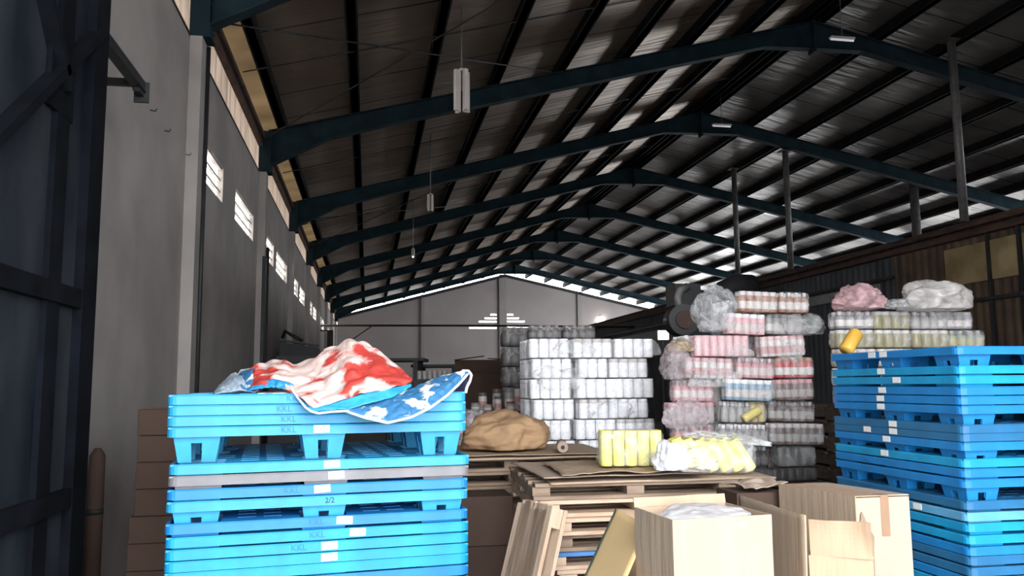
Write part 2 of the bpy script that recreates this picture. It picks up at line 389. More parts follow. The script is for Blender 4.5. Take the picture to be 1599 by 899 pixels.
bx(bm, XP-.1, XP, 4, 17.2, EYE+1.55, EYE+1.62)
bx(bm, XP-.1, XP, 17, 45, EYE+2.35, EYE+2.42)
struct('trim_%d' % pn, fin(bm, steel_dark)); pn += 1
bm = bmesh.new(); bx(bm, XP-.03, XP+.02, 17.6, 24, EYE+2.05, EYE+2.3); bx(bm, XP-.03, XP+.02, 26, 44, EYE+1.2, EYE+2.2)
struct('trim_%d' % pn, fin(bm, mat('pale_sheet', (.22, .22, .24), .7, var=.1))); pn += 1
bm = bmesh.new(); bx(bm, XP-.12, XP-.05, 8, 12.0, .1, EYE+1.5); struct('trim_%d' % pn, fin(bm, green_sheet)); pn += 1
pinfo = [((11.95, 14.6), 'tall pale pipe post at the right rising from the rusty beam to the roof'),
         ((11.95, 21.6), 'pipe post on the rusty beam, middle one of the three in line'),
         ((11.95, 25.0), 'pipe post on the beam, the farthest one, above the pile of pink bottle packs')]
for (x, y), lb in pinfo:
    r = empty('pipe_post', (x, y, ZP)); tag(r, lb, 'post', 'pipe posts standing on the partition beam')
    h = rt(x)-ZP-(.37 if y == 21.6 else 0)
    bm = bmesh.new(); tube(bm, [(0, 0, 0), (0, 0, h)], .085, 14); link('pipe', fin(bm, grey_pipe), r)
    bm = bmesh.new(); bx(bm, -.16, .16, -.16, .16, 0, .02); link('base_plate', fin(bm, rust), r)
    bm = bmesh.new(); bx(bm, -.18, .18, -.14, .14, h-.03, h); link('top_plate', fin(bm, rust), r)
r = empty('short_post', (16.5, 22.2, 4.2)); tag(r, 'short brown post behind the rusty beam, between the two longer posts at the right', 'post')
bm = bmesh.new(); tube(bm, [(0, 0, -4.2), (0, 0, rt(16.5)-4.2)], .13, 12); link('pipe', fin(bm, grey_pipe), r)
bm = bmesh.new(); bx(bm, -.2, .2, -.2, .2, -4.2, -4.17); link('base_plate', fin(bm, rust), r)

# thin dark service pipe across the hall and its bracket
pl_ = atx(500, 508, XL); 
yp = pl_.y
bm = bmesh.new(); tube(bm, [(XL, yp, pl_.z), (5, yp, pl_.z+.02), (XP, yp, pl_.z-.02)], .045, 8)
tag(link('service_pipe', fin(bm, black_p), None), 'thin black pipe running straight across the hall in front of the back wall', 'pipe')
bm = bmesh.new(); bx(bm, XL, XL+.55, yp-.05, yp+.05, pl_.z-.25, pl_.z-.2); bx(bm, XL+.3, XL+.55, yp-.05, yp+.05, 0, pl_.z-.2); bar(bm, (XL+.5, yp, pl_.z-1.2), (XL+2.2, yp, pl_.z), .05, .05)
struct('trim_%d' % pn, fin(bm, steel_dark)); pn += 1

# ------------------------------------------------------------------ door leaf and its rail at the left
XD = -1.55
r = struct('door_1', None); r.location = (0, 0, 0)
yd = atx(150, 300, XD).y
DZ = 5.6
bm = bmesh.new(); bx(bm, XD-.06, XD-.02, -.9, yd, .05, DZ); link('door_panel', fin(bm, door_m), r)
bm = bmesh.new()
bx(bm, XD-.05, XD+.03, yd-.22, yd, .05, DZ); bx(bm, XD-.04, XD+.01, atx(80, 300, XD).y, atx(100, 300, XD).y, .05, DZ)
for px, py in ((70, 452), (70, 790)):
    z = atx(px, py, XD).z; bx(bm, XD-.04, XD+.025, -.9, yd, z-.05, z+.05)
link('door_frame', fin(bm, door_dark), r)
zc = atx(95, 130, XD)
bm = bmesh.new()
zt0 = atx(70, 452, XD).z
for a, b in (((zc.y-1.35, zt0+.05), (yd-.1, zc.z+(yd-.1-zc.y)*1.0)), ((zc.y-1.35, zc.z+1.45), (zc.y+.02, zc.z-.02))):
    bar(bm, (XD+.005, a[0], a[1]), (XD+.005, b[0], b[1]), .05, .1, up=Vector((1, 0, 0)))
bx(bm, XD-.01, XD+.012, zc.y-.16, zc.y+.16, zc.z-.16, zc.z+.16)
link('door_brace', fin(bm, door_dark), r)
# slide rail
XRL = -1.62
p1 = atx(222, 140, XRL); p0 = Vector((XRL, 3.6, p1.z))
r = empty('door_rail', (XRL, p1.y, p1.z)); tag(r, 'black steel sliding rail with end plate high on the wall above the door edge', 'rail')
bm = bmesh.new(); bx(bm, -.025, .025, 3.0-p1.y, 0, -.02, .05); bx(bm, -.035, .035, 3.0-p1.y, 0, -.03, -.02); link('rail', fin(bm, black_p), r)
bm = bmesh.new(); bx(bm, -.05, .05, -.02, .0, -.10, .05); bx(bm, -.02, .02, -.14, .0, -.06, .0); link('end_plate', fin(bm, black_p), r)
for dy in (-.12, -1.0):
    bm = bmesh.new(); bx(bm, XL-XRL, 0, dy-.02, dy+.02, -.02, .03); link('bracket', fin(bm, black_p), r)
for i, (px, py) in enumerate(((172, 92), (207, 140), (235, 172), (257, 204), (290, 241))):
    p = atx(px, py, XL); bm = bmesh.new()
    tube(bm, [(0, 0, 0), (.045, 0, -.008), (.055, 0, .018)], .006, 6)
    tag(link('wall_hook', fin(bm, black_p), None, p), 'small rusty hook in the left wall, %s in the slanting line down from the rail' % ['topmost', 'second', 'third', 'fourth', 'lowest'][i], 'hook', 'hooks in the left wall')

# ------------------------------------------------------------------ lamps
def hanging_lamp(px, py0, py1, d, lb, bulb=False):
    top = at(px, py0, d); bot = at(px, py1, d); h = top.z-bot.z; rr = h*.20
    r = empty('hanging_lamp', (bot.x, bot.y, bot.z)); tag(r, lb, 'lamp', 'lamps hanging on rods from the left roof slope')
    bm = bmesh.new()
    for k in range(4):
        a = k*H90+.5; c, s = math.cos(a), math.sin(a)
        pts = [(.02, 0), (rr, -.25*rr), (rr*1.02, .0), (rr, .25*rr)]
        v0 = [bm.verts.new((x*c-y*s, x*s+y*c, 0)) for x, y in pts]; v1 = [bm.verts.new((x*c-y*s, x*s+y*c, h)) for x, y in pts]
        for i in range(4): bm.faces.new((v0[i], v0[(i+1) % 4], v1[(i+1) % 4], v1[i]))
        bm.faces.new(v0); bm.faces.new(v1)
    link('reflector', fin(bm, lampmetal), r)
    bm = bmesh.new(); tube(bm, [(0, 0, h-.02), (0, 0, rt(bot.x)+.24-bot.z)], .012, 8); link('rod', fin(bm, grey_pipe), r)
    bm = bmesh.new(); tube(bm, [(0, 0, h), (0, 0, h+.03)], rr*.35, 10); link('cap', fin(bm, lampmetal), r)
    if bulb:
        bm = bmesh.new(); bmesh.ops.create_uvsphere(bm, u_segments=12, v_segments=8, radius=rr*.45); link('bulb', fin(bm, emit('bulb_glow', (1, .97, .95), 6), True), r)
hanging_lamp(721, 108, 174, 12.5, 'nearest hanging lamp with four pale reflector fins on a long rod')
hanging_lamp(672, 303, 329, 19, 'second hanging lamp from the front, small and dim, below the second roof frame')
hanging_lamp(645, 388, 401, 26, 'third hanging lamp, the tiny one with a lit bulb', True)
for px, py, d, lb in ((1315, 61, 16.5, 'pale tube lamp lying under the nearest ridge joint'), (1127, 196, 22, 'short pale tube lamp under the second ridge joint')):
    p = at(px, py, d); r = empty('tube_lamp', p); tag(r, lb, 'lamp', 'tube lamps near the ridge')
    bm = bmesh.new(); bx(bm, -.26, .26, -.05, .05, 0, .04); link('housing', fin(bm, lampmetal), r)
    bm = bmesh.new(); tube(bm, [(-.25, 0, -.02), (.25, 0, -.02)], .02, 8); link('tube', fin(bm, emit('tube_glow', (.9, .9, .95), .35)), r)
    bm = bmesh.new(); tube(bm, [(0, 0, .04), (0, 0, rt(p.x)+.24-p.z)], .01, 6); link('rod', fin(bm, grey_pipe), r)
p = aty(938, 500, YB-.1); r = empty('wall_lamp', p); tag(r, 'round glowing lamp high on the back wall', 'lamp')
bm = bmesh.new(); bmesh.ops.create_uvsphere(bm, u_segments=16, v_segments=10, radius=.30); link('bulb', fin(bm, emit('lamp_glow', (1, .98, .93), 12), True), r)
bm = bmesh.new(); bx(bm, -.12, .12, 0, .1, .1, .3); link('bracket', fin(bm, steel_dark), r)
p = at(1036, 523, 12); r = empty('square_lamp', p); tag(r, 'small square white lit lamp box on a post right of the white packs', 'lamp')
bm = bmesh.new(); bx(bm, -.075, .075, -.02, .02, -.065, .065); link('diffuser', fin(bm, emit('panel_glow', (1, 1, 1), 2)), r)
bm = bmesh.new(); bx(bm, -.08, .08, .02, .05, -.07, .07); link('housing', fin(bm, white_p), r)
bm = bmesh.new(); tube(bm, [(0, .05, -p.z), (0, .05, 0)], .02, 8); link('post', fin(bm, steel_dark), r)

# ------------------------------------------------------------------ dark blower behind the pink packs
c0 = at(1064, 500, 9.0)
r = empty('exhaust_blower', (c0.x, c0.y, 0)); tag(r, 'dark exhaust blower with a pale bent duct, behind the pink bottle packs', 'blower')
bm = bmesh.new()
v = Vector((math.sin(-.1), -1, 0)).normalized()
tube(bm, [Vector((0, 0, c0.z))-v*.15, Vector((0, 0, c0.z))+v*.12], .17, 24); link('drum', fin(bm, black_p), r)
bm = bmesh.new(); tube(bm, [Vector((0, 0, c0.z))+v*.12, Vector((0, 0, c0.z))+v*.15], .10, 20); link('inlet', fin(bm, rust), r)
bm = bmesh.new(); tube(bm, [(-.03, 0, c0.z+.12), (-.03, 0, c0.z+.25), (0, .02, c0.z+.33), (.1, .05, c0.z+.38)], .045, 12); link('duct', fin(bm, grey_pipe), r)
bm = bmesh.new(); bx(bm, -.02, .28, .1, .4, c0.z+.18, c0.z+.42); link('motor_box', fin(bm, black_p), r)
bm = bmesh.new(); tube(bm, [(.05, .1, 0), (.05, .1, c0.z+.1)], .05, 10); bx(bm, -.2, .3, -.1, .3, 0, .03); link('stand', fin(bm, black_p), r)
bm = bmesh.new(); bx(bm, .05, .45, 0, .3, c0.z-.28, c0.z-.1); bx(bm, .2, .5, .05, .3, c0.z-.2, c0.z-.02); link('bearing_block', fin(bm, black_p), r)
c1 = at(1133, 470, 10.2)
r = empty('curved_duct', (c1.x, c1.y, 0)); tag(r, 'black curved ventilation duct rising behind the pink bottle packs', 'duct')
bm = bmesh.new(); tube(bm, [(-.05, 0, 0), (-.05, 0, c1.z), (.0, 0, c1.z+.12), (.18, .05, c1.z+.20), (.4, .1, c1.z+.2)], .15, 18); link('duct', fin(bm, black_p), r)

# ------------------------------------------------------------------ blue nesting pallets
PL, PW, PT, LH = 1.2, 1.1, .039, .1005
def pallet_meshes(m):
    bm = bmesh.new()
    cs = [(sx_*(PL/2-.112), sy_*(PW/2-.112)) for sx_ in (-1, 0, 1) for sy_ in (-1, 0, 1)]
    hx = .0930
    holed(bm, -PL/2+.006, PL/2-.006, -PW/2+.006, PW/2-.006, [(x-hx, x+hx, y-hx, y+hx) for x, y in cs], lambda bm, a, b, c, d: bx(bm, a, b, c, d, PT-.008, PT))
    # rounded skirt
    R_ = .035; ring = []
    for qx, qy, a0 in ((1, 1, 0), (-1, 1, 1), (-1, -1, 2), (1, -1, 3)):
        for k in range(5):
            a = (a0+k/4)*H90; ring.append((qx*(PL/2-R_)+R_*math.cos(a), qy*(PW/2-R_)+R_*math.sin(a)))
    n = len(ring)
    prof = [(0, 0), (0, PT-.006), (-.004, PT), (-.012, PT), (-.012, 0)]
    rg = []
    for off, z in prof:
        k = 1+off/.55
        rg.append([bm.verts.new((x*k, y*k, z)) for x, y in ring])
    for i in range(len(rg)):
        A, B = rg[i], rg[(i+1) % len(rg)]
        for k in range(n): bm.faces.new((A[k], A[(k+1) % n], B[(k+1) % n], B[k]))
    # ribs under the deck
    for x in (-.3, .3): bx(bm, x-.004, x+.004, -PW/2+.02, PW/2-.02, .005, PT-.008)
    # raised grip pattern on top
    for i in range(-5, 6):
        for j in range(-5, 6):
            x, y = i*.1, j*.09
            if any(abs(x-cx)<.12 and abs(y-cy_)<.12 for cx, cy_ in cs): continue
            bx(bm, x-.035, x+.035, y-.008, y+.008, PT, PT+.0015)
    deck = fin(bm, m)
    bm = bmesh.new()
    def leg_side(a0, b0, a1, b1):
        us = (0, .36, .62, 1); vs = (0, .42, 1)
        P = [[Vector(a0).lerp(b0, u).lerp(Vector(a1).lerp(b1, u), v) for u in us] for v in vs]
        g = [[bm.verts.new(p) for p in row] for row in P]
        for i in range(2):
            for j in range(3):
                if i == 1 and j == 1: continue
                bm.faces.new((g[i][j], g[i][j+1], g[i+1][j+1], g[i+1][j]))
    t, b_ = .0925, .070
    ct = [Vector((x*t, y*t, .03)) for x, y in ((-1, -1), (1, -1), (1, 1), (-1, 1))]
    cb = [Vector((x*b_, y*b_, -LH)) for x, y in ((-1, -1), (1, -1), (1, 1), (-1, 1))]
    for k in range(4): leg_side(ct[k], ct[(k+1) % 4], cb[k], cb[(k+1) % 4])
    bmesh.ops.remove_doubles(bm, verts=bm.verts, dist=.0005)
    bmesh.ops.solidify(bm, geom=bm.faces[:], thickness=-.003)
    return deck, fin(bm, m), cs
PAL = {}
PCOL = {'sky': (.022, .28, .53), 'blue': (.007, .185, .50), 'cyan': (.005, .27, .54), 'teal': (.015, .13, .29), 'grey': (.17, .165, .18), 'pale': (.10, .34, .58)}
def pal_kind(k):
    if k not in PAL:
        m = mat('pallet_'+k, PCOL[k], .5, var=.13, scale=7)
        PAL[k] = pallet_meshes(m)
    return PAL[k]
bm = bmesh.new(); bx(bm, -.032, .032, -.0015, 0, .006, .036); STK = fin(bm, sticker_m)
TXT = text_mesh('KKL', .034, ledge); TXT2 = text_mesh('NK', .04, mat('chalk', (.5, .45, .42), .8, var=.1)); TXT3 = text_mesh('2/2', .03, black_p)
def pallet(kind, loc, rz, label, group, front='y', stick=(), txt=None, txt_mesh=None):
    deck, leg, cs = pal_kind(kind)
    r = empty('plastic_pallet', loc, rz); tag(r, label, 'pallet', group)
    link('deck', deck, r)
    for x, y in cs: link('leg', leg, r, (x, y, 0))
    for s, side in stick:
        o = link('sticker', STK, r, (s, -PW/2-.0005, 0) if side == 'y' else (-PL/2-.0005, s, 0), 0 if side == 'y' else -H90)
        if side == 'y': o.rotation_euler.y = random.uniform(-.05, .05)
    if txt is not None:
        s, side = txt
        o = link('moulded_letters', txt_mesh or TXT, r, (s, -PW/2-.001, PT/2) if side == 'y' else (-PL/2-.001, s, PT/2))
        o.rotation_euler = (H90, 0, 0 if side == 'y' else -H90)
    return r
ordn = ['topmost', 'second', 'third', 'fourth', 'fifth', 'sixth', 'seventh', 'eighth', 'ninth', 'tenth', 'eleventh', 'twelfth', 'thirteenth', 'fourteenth', 'fifteenth', 'sixteenth', 'seventeenth', 'eighteenth', 'nineteenth', 'twentieth', 'twenty-first', 'twenty-second', 'twenty-third', 'twenty-fourth', 'twenty-fifth', 'twenty-sixth', 'twenty-seventh', 'twenty-eighth', 'twenty-ninth', 'thirtieth', 'thirty-first', 'thirty-second', 'thirty-third', 'thirty-fourth', 'thirty-fifth', 'thirty-sixth']
kindname = {'sky': 'sky blue', 'blue': 'strong blue', 'cyan': 'bright cyan', 'teal': 'dull teal', 'grey': 'grey', 'pale': 'pale blue'}
# left stack: front-left and front-right corners
A, B = Vector((-.76, 3.41, 0)), Vector((.434, 3.55, 0)); dr = (B-A).normalized(); rzL = math.atan2(dr.y, dr.x)
cenL = (A+B)/2+Vector((-dr.y, dr.x, 0))*PW/2
ys = [616, 632.5, 649, 666, 722.5, 740, 761, 779.5, 812, 832, 850.5, 868, 884.5]
ks = ['sky', 'sky', 'sky', 'sky', 'sky', 'grey', 'blue', 'sky', 'blue', 'cyan', 'cyan', 'cyan', 'cyan']
st = [(), (), (), ((-.01, 'y'),), ((.02, 'y'),), ((.04, 'y'),), ((-.01, 'y'),), (), ((.08, 'y'),), ((.13, 'y'),), ((.02, 'y'),), ((.02, 'y'),), ()]
tx = [(-.12, 'y'), (-.16, 'y'), (-.14, 'y'), (-.14, 'y'), None, None, (-.13, 'y'), (.02, 'y'), (-.03, 'y'), (-.03, 'y'), (-.10, 'y'), None, None]
zs = [EYE-(y-604)*.002518 for y in ys]
while zs[-1] > .30: zs.append(zs[-1]-.0465); ks.append(random.choice(['sky', 'blue', 'cyan'])); st.append(()); tx.append(None)
last = zs[-1]; zs.append(LH+PT+.003); ks.append('blue'); st.append(()); tx.append(None)
zs = [max(z, LH+PT+.003+(len(zs)-1-i)*.0462) for i, z in enumerate(zs)]
NL = len(zs)
for i, z in enumerate(zs):
    if i == 0 or zs[i-1]-z > .05: gx, gy, gr = random.uniform(-.006, .006), random.uniform(-.006, .006), random.uniform(-.005, .005)
    jx, jr = gx+random.uniform(-.001, .001), gr
    if i == 5: jx -= .002
    pallet(ks[i], cenL+Vector((jx, gy+random.uniform(-.001, .001), z-PT)), rzL+jr, '%s plastic pallet, %s from the top of the left stack' % (kindname[ks[i]], ordn[i]), 'plastic pallets in the left stack', 'y', st[i], tx[i], TXT3 if i == 7 else None)
# right stack: near corner px 1490, sides run along x and y
ys = [540, 570, 585.5, 603, 617.5, 632, 661, 674, 688, 713, 728, 744, 776, 793, 809, 827, 844, 858, 874, 889]
ks = ['blue', 'cyan', 'cyan', 'blue', 'blue', 'blue', 'teal', 'teal', 'blue', 'cyan', 'blue', 'blue', 'teal', 'pale', 'cyan', 'cyan', 'blue', 'teal', 'teal', 'blue']
stp = [((.02, 'x'), (.12, 'x')), ((.05, 'x'),), ((-.08, 'x'),), ((.05, 'x'),), ((.07, 'x'),), ((.07, 'x'),), ((-.03, 'x'),), ((-.03, 'x'), (.2, 'x')), ((.03, 'x'),), ((.05, 'x'),), (), (), (), ((-.2, 'x'),), (), (), (), (), (), ()]
zs = [EYE+.161-(y-540)*.003044 for y in ys]
while zs[-1] > .32: zs.append(zs[-1]-.0475); ks.append(random.choice(['cyan', 'blue', 'teal'])); stp.append(())
zs.append(LH+PT+.003); ks.append('blue'); stp.append(())
zs = [max(z, LH+PT+.003+(len(zs)-1-i)*.0462) for i, z in enumerate(zs)]
cenR = Vector((2.745+PL/2, 3.47+PW/2, 0))
for i, z in enumerate(zs):
    if i == 0 or zs[i-1]-z > .058: gx, gy, gr = random.uniform(-.006, .006), random.uniform(-.006, .006), random.uniform(-.004, .004)
    pallet(ks[i], cenR+Vector((gx+random.uniform(-.001, .001), gy+random.uniform(-.001, .001), z-PT)), gr, '%s plastic pallet, %s from the top of the right stack' % (kindname[ks[i]], ordn[i]), 'plastic pallets in the right stack', 'x', stp[i], (.22, 'y') if i in (3, 4, 11) else ((.2, 'x') if i in (3, 10) else None), TXT2 if i in (3, 4, 11) else None)

# ------------------------------------------------------------------ sheet lofted between outline curves (real thickness, own depth)
def resample(pts, n):
    pts = [Vector(p) for p in pts]; L_ = [0]
    for a, b in zip(pts, pts[1:]): L_.append(L_[-1]+(b-a).length)
    out = []
    for i in range(n):
        t = L_[-1]*i/(n-1); k = max(j for j in range(len(L_)) if L_[j] <= t+1e-9); k = min(k, len(pts)-2)
        out.append(pts[k].lerp(pts[k+1], min(1, (t-L_[k])/max(1e-9, L_[k+1]-L_[k]))))
    return out
def loft(curves, nu, nv, m, amp=.01, fs=8, th=.004, crease=0, seed=0):
    rows = [resample(c, nu) for c in curves]
    bm = bmesh.new(); g = []
    K = len(rows)-1
    for j in range(nv):
        t = j/(nv-1)*K; k = min(int(t), K-1); u = t-k
        r_ = []
        for i in range(nu):
            p0 = rows[max(k-1, 0)][i]; p1 = rows[k][i]; p2 = rows[k+1][i]; p3 = rows[min(k+2, K)][i]
            p = .5*((2*p1)+(p2-p0)*u+(2*p0-5*p1+4*p2-p3)*u*u+(3*p1-p0-3*p2+p3)*u**3)
            q = p*fs+Vector((seed, 0, 0)); n1 = noise.noise(q); n2 = abs(noise.noise(q*2.3+Vector((5, 1, 2))))
            r_.append(bm.verts.new(p+Vector((n1*.5, n1-n2, n2*.8+n1*.5))*amp))
        g.append(r_)
    for a, b in zip(g, g[1:]):
        for i in range(nu-1): bm.faces.new((a[i], a[i+1], b[i+1], b[i])).smooth = True
    bmesh.ops.recalc_face_normals(bm, faces=bm.faces); bmesh.ops.solidify(bm, geom=bm.faces[:], thickness=th)
    return fin(bm, m, True)
def scuffed(name, col, col2, thr, scale, rough=.7, stretch=(1, 1, 1)):
    return mat(name, col, rough, col2=col2, scale=scale, thr=thr, bump=.35, bscale=40, stretch=stretch, detail=9)
red_m = scuffed('red_coating_worn', (.70, .52, .48), (.50, .045, .035), .50, 6)
hem_m = mat('blue_hem', (.02, .26, .55), .5, var=.25, scale=12, bump=.2)
sack_m = scuffed('blue_woven_worn', (.03, .15, .32), (.72, .76, .80), .56, 16)
sackg_m = scuffed('grey_woven', (.30, .38, .46), (.66, .72, .76), .6, 14)
hem_w = mat('white_hem', (.75, .78, .85), .7, var=.05)
def P_(L_, d):      # outline points: pixel pairs at a distance (or list of distances)
    return [at(x, y, d[i] if isinstance(d, (list, tuple)) else d) for i, (x, y) in enumerate(L_)]
r = empty('crumpled_tarp', (-.1, 3.7, EYE-.03)); tag(r, 'crumpled red and blue tarpaulin with worn white patches on the left pallet stack', 'tarpaulin')
inv = Matrix.Translation(-Vector((-.1, 3.7, EYE-.03)))
def addp(name, me): me.transform(inv); return link(name, me, r)
D0 = 3.36
back = P_([(392, 600), (420, 596), (445, 594), (470, 594), (490, 592), (510, 588), (545, 584), (585, 584), (610, 588), (630, 592), (640, 600)], 4.15)
ridge = P_([(385, 583), (402, 573), (425, 569), (445, 566), (456, 575), (475, 566), (492, 560), (508, 547), (522, 544), (545, 534), (566, 536), (585, 548), (600, 558), (615, 566), (630, 580), (640, 596)], 3.80)
mid = P_([(388, 600), (405, 592), (425, 589), (448, 588), (462, 594), (480, 595), (500, 592), (520, 585), (550, 575), (585, 578), (610, 584), (628, 590), (641, 598)], 3.48)
lowe = P_([(392, 612), (410, 603), (430, 602), (447, 604), (462, 612), (470, 622), (480, 633), (492, 639), (508, 634), (540, 624), (575, 614), (605, 608), (641, 600)], [3.42, 3.42, 3.42, 3.42, 3.36, 3.3, 3.26, 3.26, 3.28, 3.3, 3.32, 3.36, 3.45])
addp('red_cloth', loft([back, ridge, mid, lowe], 90, 60, red_m, .034, 5.5, .004))
h0 = P_([(462, 612), (472, 626), (482, 636), (492, 639), (508, 634), (540, 624), (575, 614), (605, 608), (641, 600)], [3.35, 3.29, 3.25, 3.25, 3.27, 3.29, 3.31, 3.35, 3.44])
h1 = P_([(468, 622), (478, 636), (486, 641), (494, 643), (512, 642), (545, 640), (578, 630), (610, 622), (643, 604)], [3.35, 3.29, 3.24, 3.24, 3.25, 3.26, 3.28, 3.33, 3.43])
addp('blue_hem', loft([h0, h1], 60, 8, hem_m, .006, 16, .004))
w0 = [p+Vector((0, -.006, 0)) for p in P_([(455, 606), (466, 622), (477, 636), (486, 642), (497, 645), (515, 643), (545, 641)], [3.35, 3.31, 3.26, 3.23, 3.23, 3.24, 3.25])]
bm = bmesh.new(); tube(bm, resample(w0, 40), .005, 6); addp('white_edge', fin(bm, hem_w, True))
# blue flap lying out to the right with its raised tip
f0 = P_([(530, 632), (560, 630), (600, 620), (644, 606), (676, 591), (705, 583), (722, 579), (731, 580)], [3.30, 3.32, 3.36, 3.46, 3.5, 3.52, 3.54, 3.56])
f1 = P_([(532, 637), (565, 640), (604, 640), (645, 626), (678, 608), (703, 596), (721, 585), (731, 582)], [3.27, 3.27, 3.28, 3.33, 3.38, 3.42, 3.48, 3.54])
f2 = P_([(538, 641), (570, 652), (605, 660), (642, 651), (672, 636), (698, 617), (716, 600), (730, 584)], [3.27, 3.25, 3.23, 3.26, 3.30, 3.38, 3.45, 3.53])
addp('blue_flap', loft([f0, f1, f2], 90, 30, sack_m, .010, 14, .004))
bm = bmesh.new(); tube(bm, resample([p+Vector((0, -.008, 0)) for p in f2], 70), .0055, 6); addp('white_edge', fin(bm, hem_w, True))
t1 = P_([(722, 579), (731, 579), (736, 585), (734, 594), (729, 604), (727, 613)], [3.54, 3.56, 3.58, 3.6, 3.6, 3.6])
bm = bmesh.new(); tube(bm, resample(t1, 20), .007, 6); addp('white_edge', fin(bm, hem_w, True))
t2 = P_([(690, 612), (703, 606), (716, 596), (724, 588), (731, 583)], 3.72); t3 = P_([(690, 613), (700, 613), (712, 612), (722, 612), (727, 612)], 3.66)
addp('flap_underside', loft([t2, t3], 20, 8, mat('navy_cloth', (.01, .015, .05), .8), .004, 9, .004))
# grey-blue woven end at the left, with blue band and red fold inside
a0 = P_([(336, 612), (342, 602), (352, 592), (358, 585), (366, 583), (378, 586)], 3.75)
a1 = P_([(334, 613), (345, 604), (357, 597), (368, 592), (378, 592), (386, 600)], 3.52)
a2 = P_([(336, 614), (348, 612), (362, 610), (374, 609), (386, 610), (398, 612)], 3.42)
addp('woven_end', loft([a0, a1, a2], 40, 20, sackg_m, .012, 14, .004))
b0 = P_([(366, 590), (376, 577), (390, 574), (402, 573)], 3.72); b1 = P_([(372, 596), (380, 588), (386, 584), (394, 580)], 3.55); b2 = P_([(378, 602), (384, 608), (392, 611), (400, 613)], 3.42)
addp('blue_band', loft([b0, b1, b2], 24, 16, sack_m, .006, 14, .004))
c0_ = P_([(392, 606), (410, 596), (430, 592), (445, 594), (462, 604)], 3.42); c1_ = P_([(386, 610), (402, 606), (428, 606), (448, 606), (466, 608)], 3.39)
addp('blue_hem', loft([c0_, c1_], 40, 10, hem_m, .012, 16, .004))
d0_ = P_([(402, 612), (425, 611), (450, 609), (470, 612)], 3.5); d1_ = P_([(402, 614), (425, 615), (450, 614), (474, 616)], 3.40)
addp('pale_lining', loft([d0_, d1_], 20, 8, hem_w, .006, 12, .004))

# ------------------------------------------------------------------ bottles and film-wrapped packs
PM = {}
LC = {'white': (.66, .60, .58), 'rose': (.55, .28, .28), 'gold': (.40, .36, .18), 'dim': (.16, .15, .15), 'grey': (.42, .40, .38)}
LB = {'pink': 'white', 'gold': 'gold', 'green': 'gold', 'dark': 'dim', 'dimgrey': 'dim', 'brown': 'grey', 'offwhite': 'rose', 'clear': 'grey'}
def plast(name, col, rough=.35): 
    return mat('plastic_'+name, col, rough, var=.05, scale=20)
def bottle(shape, body, cap, r=.036, h=.17):
    k = (shape, body, cap, r, h)
    if k in PM: return PM[k]
    bm = bmesh.new()
    if shape == 'jar': prof = [(r*.92, 0), (r, .006), (r, h*.76), (r*.94, h*.79), (r*.94, h*.8), (r*.98, h*.81), (r*.98, h*.985), (r*.9, h)]; mi = [0, 0, 0, 0, 1, 1, 1]
    elif shape == 'tub': prof = [(r*.95, 0), (r, .006), (r, h*.985), (r*.93, h), (r*.5, h)]; mi = [0, 0, 0, 1]
    else: prof = [(r*.9, 0), (r, .008), (r, h*.58), (r*.85, h*.68), (r*.42, h*.76), (r*.40, h*.80), (r*.48, h*.805), (r*.48, h*.99), (r*.4, h)]; mi = [0, 0, 0, 0, 0, 1, 1, 1]
    lathe(bm, prof, 12, mi)
    if shape == 'bottle' or (shape == 'jar' and body not in ('white', 'gold')):   # paper label band round the body
        lathe(bm, [(r*1.01, h*.15), (r*1.015, h*.16), (r*1.015, h*.5), (r*1.01, h*.51)], 12, [2, 2, 2])
    PM[k] = fin(bm, [plast(body, PC[body]), plast(cap, PC[cap]), plast('label_'+LB.get(body, 'white'), LC[LB.get(body, 'white')], .6)], True)
    return PM[k]
PC = {'white': (.93, .92, .95), 'offwhite': (.62, .58, .57), 'pink': (.74, .45, .47), 'rose': (.62, .32, .34), 'red': (.42, .05, .05), 'clear': (.36, .34, .34), 'gold': (.30, .26, .13), 'amber': (.35, .16, .09),
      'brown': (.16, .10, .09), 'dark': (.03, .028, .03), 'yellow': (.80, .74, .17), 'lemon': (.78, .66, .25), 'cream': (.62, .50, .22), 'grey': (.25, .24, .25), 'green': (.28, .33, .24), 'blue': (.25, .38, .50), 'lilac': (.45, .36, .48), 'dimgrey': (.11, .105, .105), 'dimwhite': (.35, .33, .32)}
film_clear = film('clear_film', (.85, .84, .86), .05, .45)
film_white = film('white_film', (.95, .94, .97), .02, .32)
film_pink = film('pink_film', (.74, .62, .65), .10, .5)
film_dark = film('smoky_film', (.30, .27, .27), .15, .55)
film_grey = film('grey_film', (.62, .62, .62), .12, .7, scale=6)
WR = {}
def wrap(sx, sy_, sz, m, v, n=14):
    k = (round(sx, 3), round(sy_, 3), round(sz, 3), m.name, v)
    if k in WR: return WR[k]
    bm = bmesh.new(); bmesh.ops.create_cube(bm, size=2); bmesh.ops.subdivide_edges(bm, edges=bm.edges[:], cuts=n, use_grid_fill=True)
    for q in bm.verts:
        c = q.co.copy(); e = 7
        l = (abs(c.x)**e+abs(c.y)**e+abs(c.z)**e)**(1/e); c = c/l
        nz = noise.noise(Vector((c.x*sx, c.y*sy_, c.z*sz))*22+Vector((v*7.1, v, 0)))
        cr = abs(noise.noise(Vector((c.x*sx*14, c.y*sy_*14, c.z*sz*26+v*3))))
        k_ = 1+.02*nz-.03*cr
        q.co = Vector((c.x*sx/2*k_, c.y*sy_/2*k_, c.z*sz/2*(1+.01*nz)+sz/2))
    for f in bm.faces: f.smooth = True
    WR[k] = fin(bm, m, True); return WR[k]
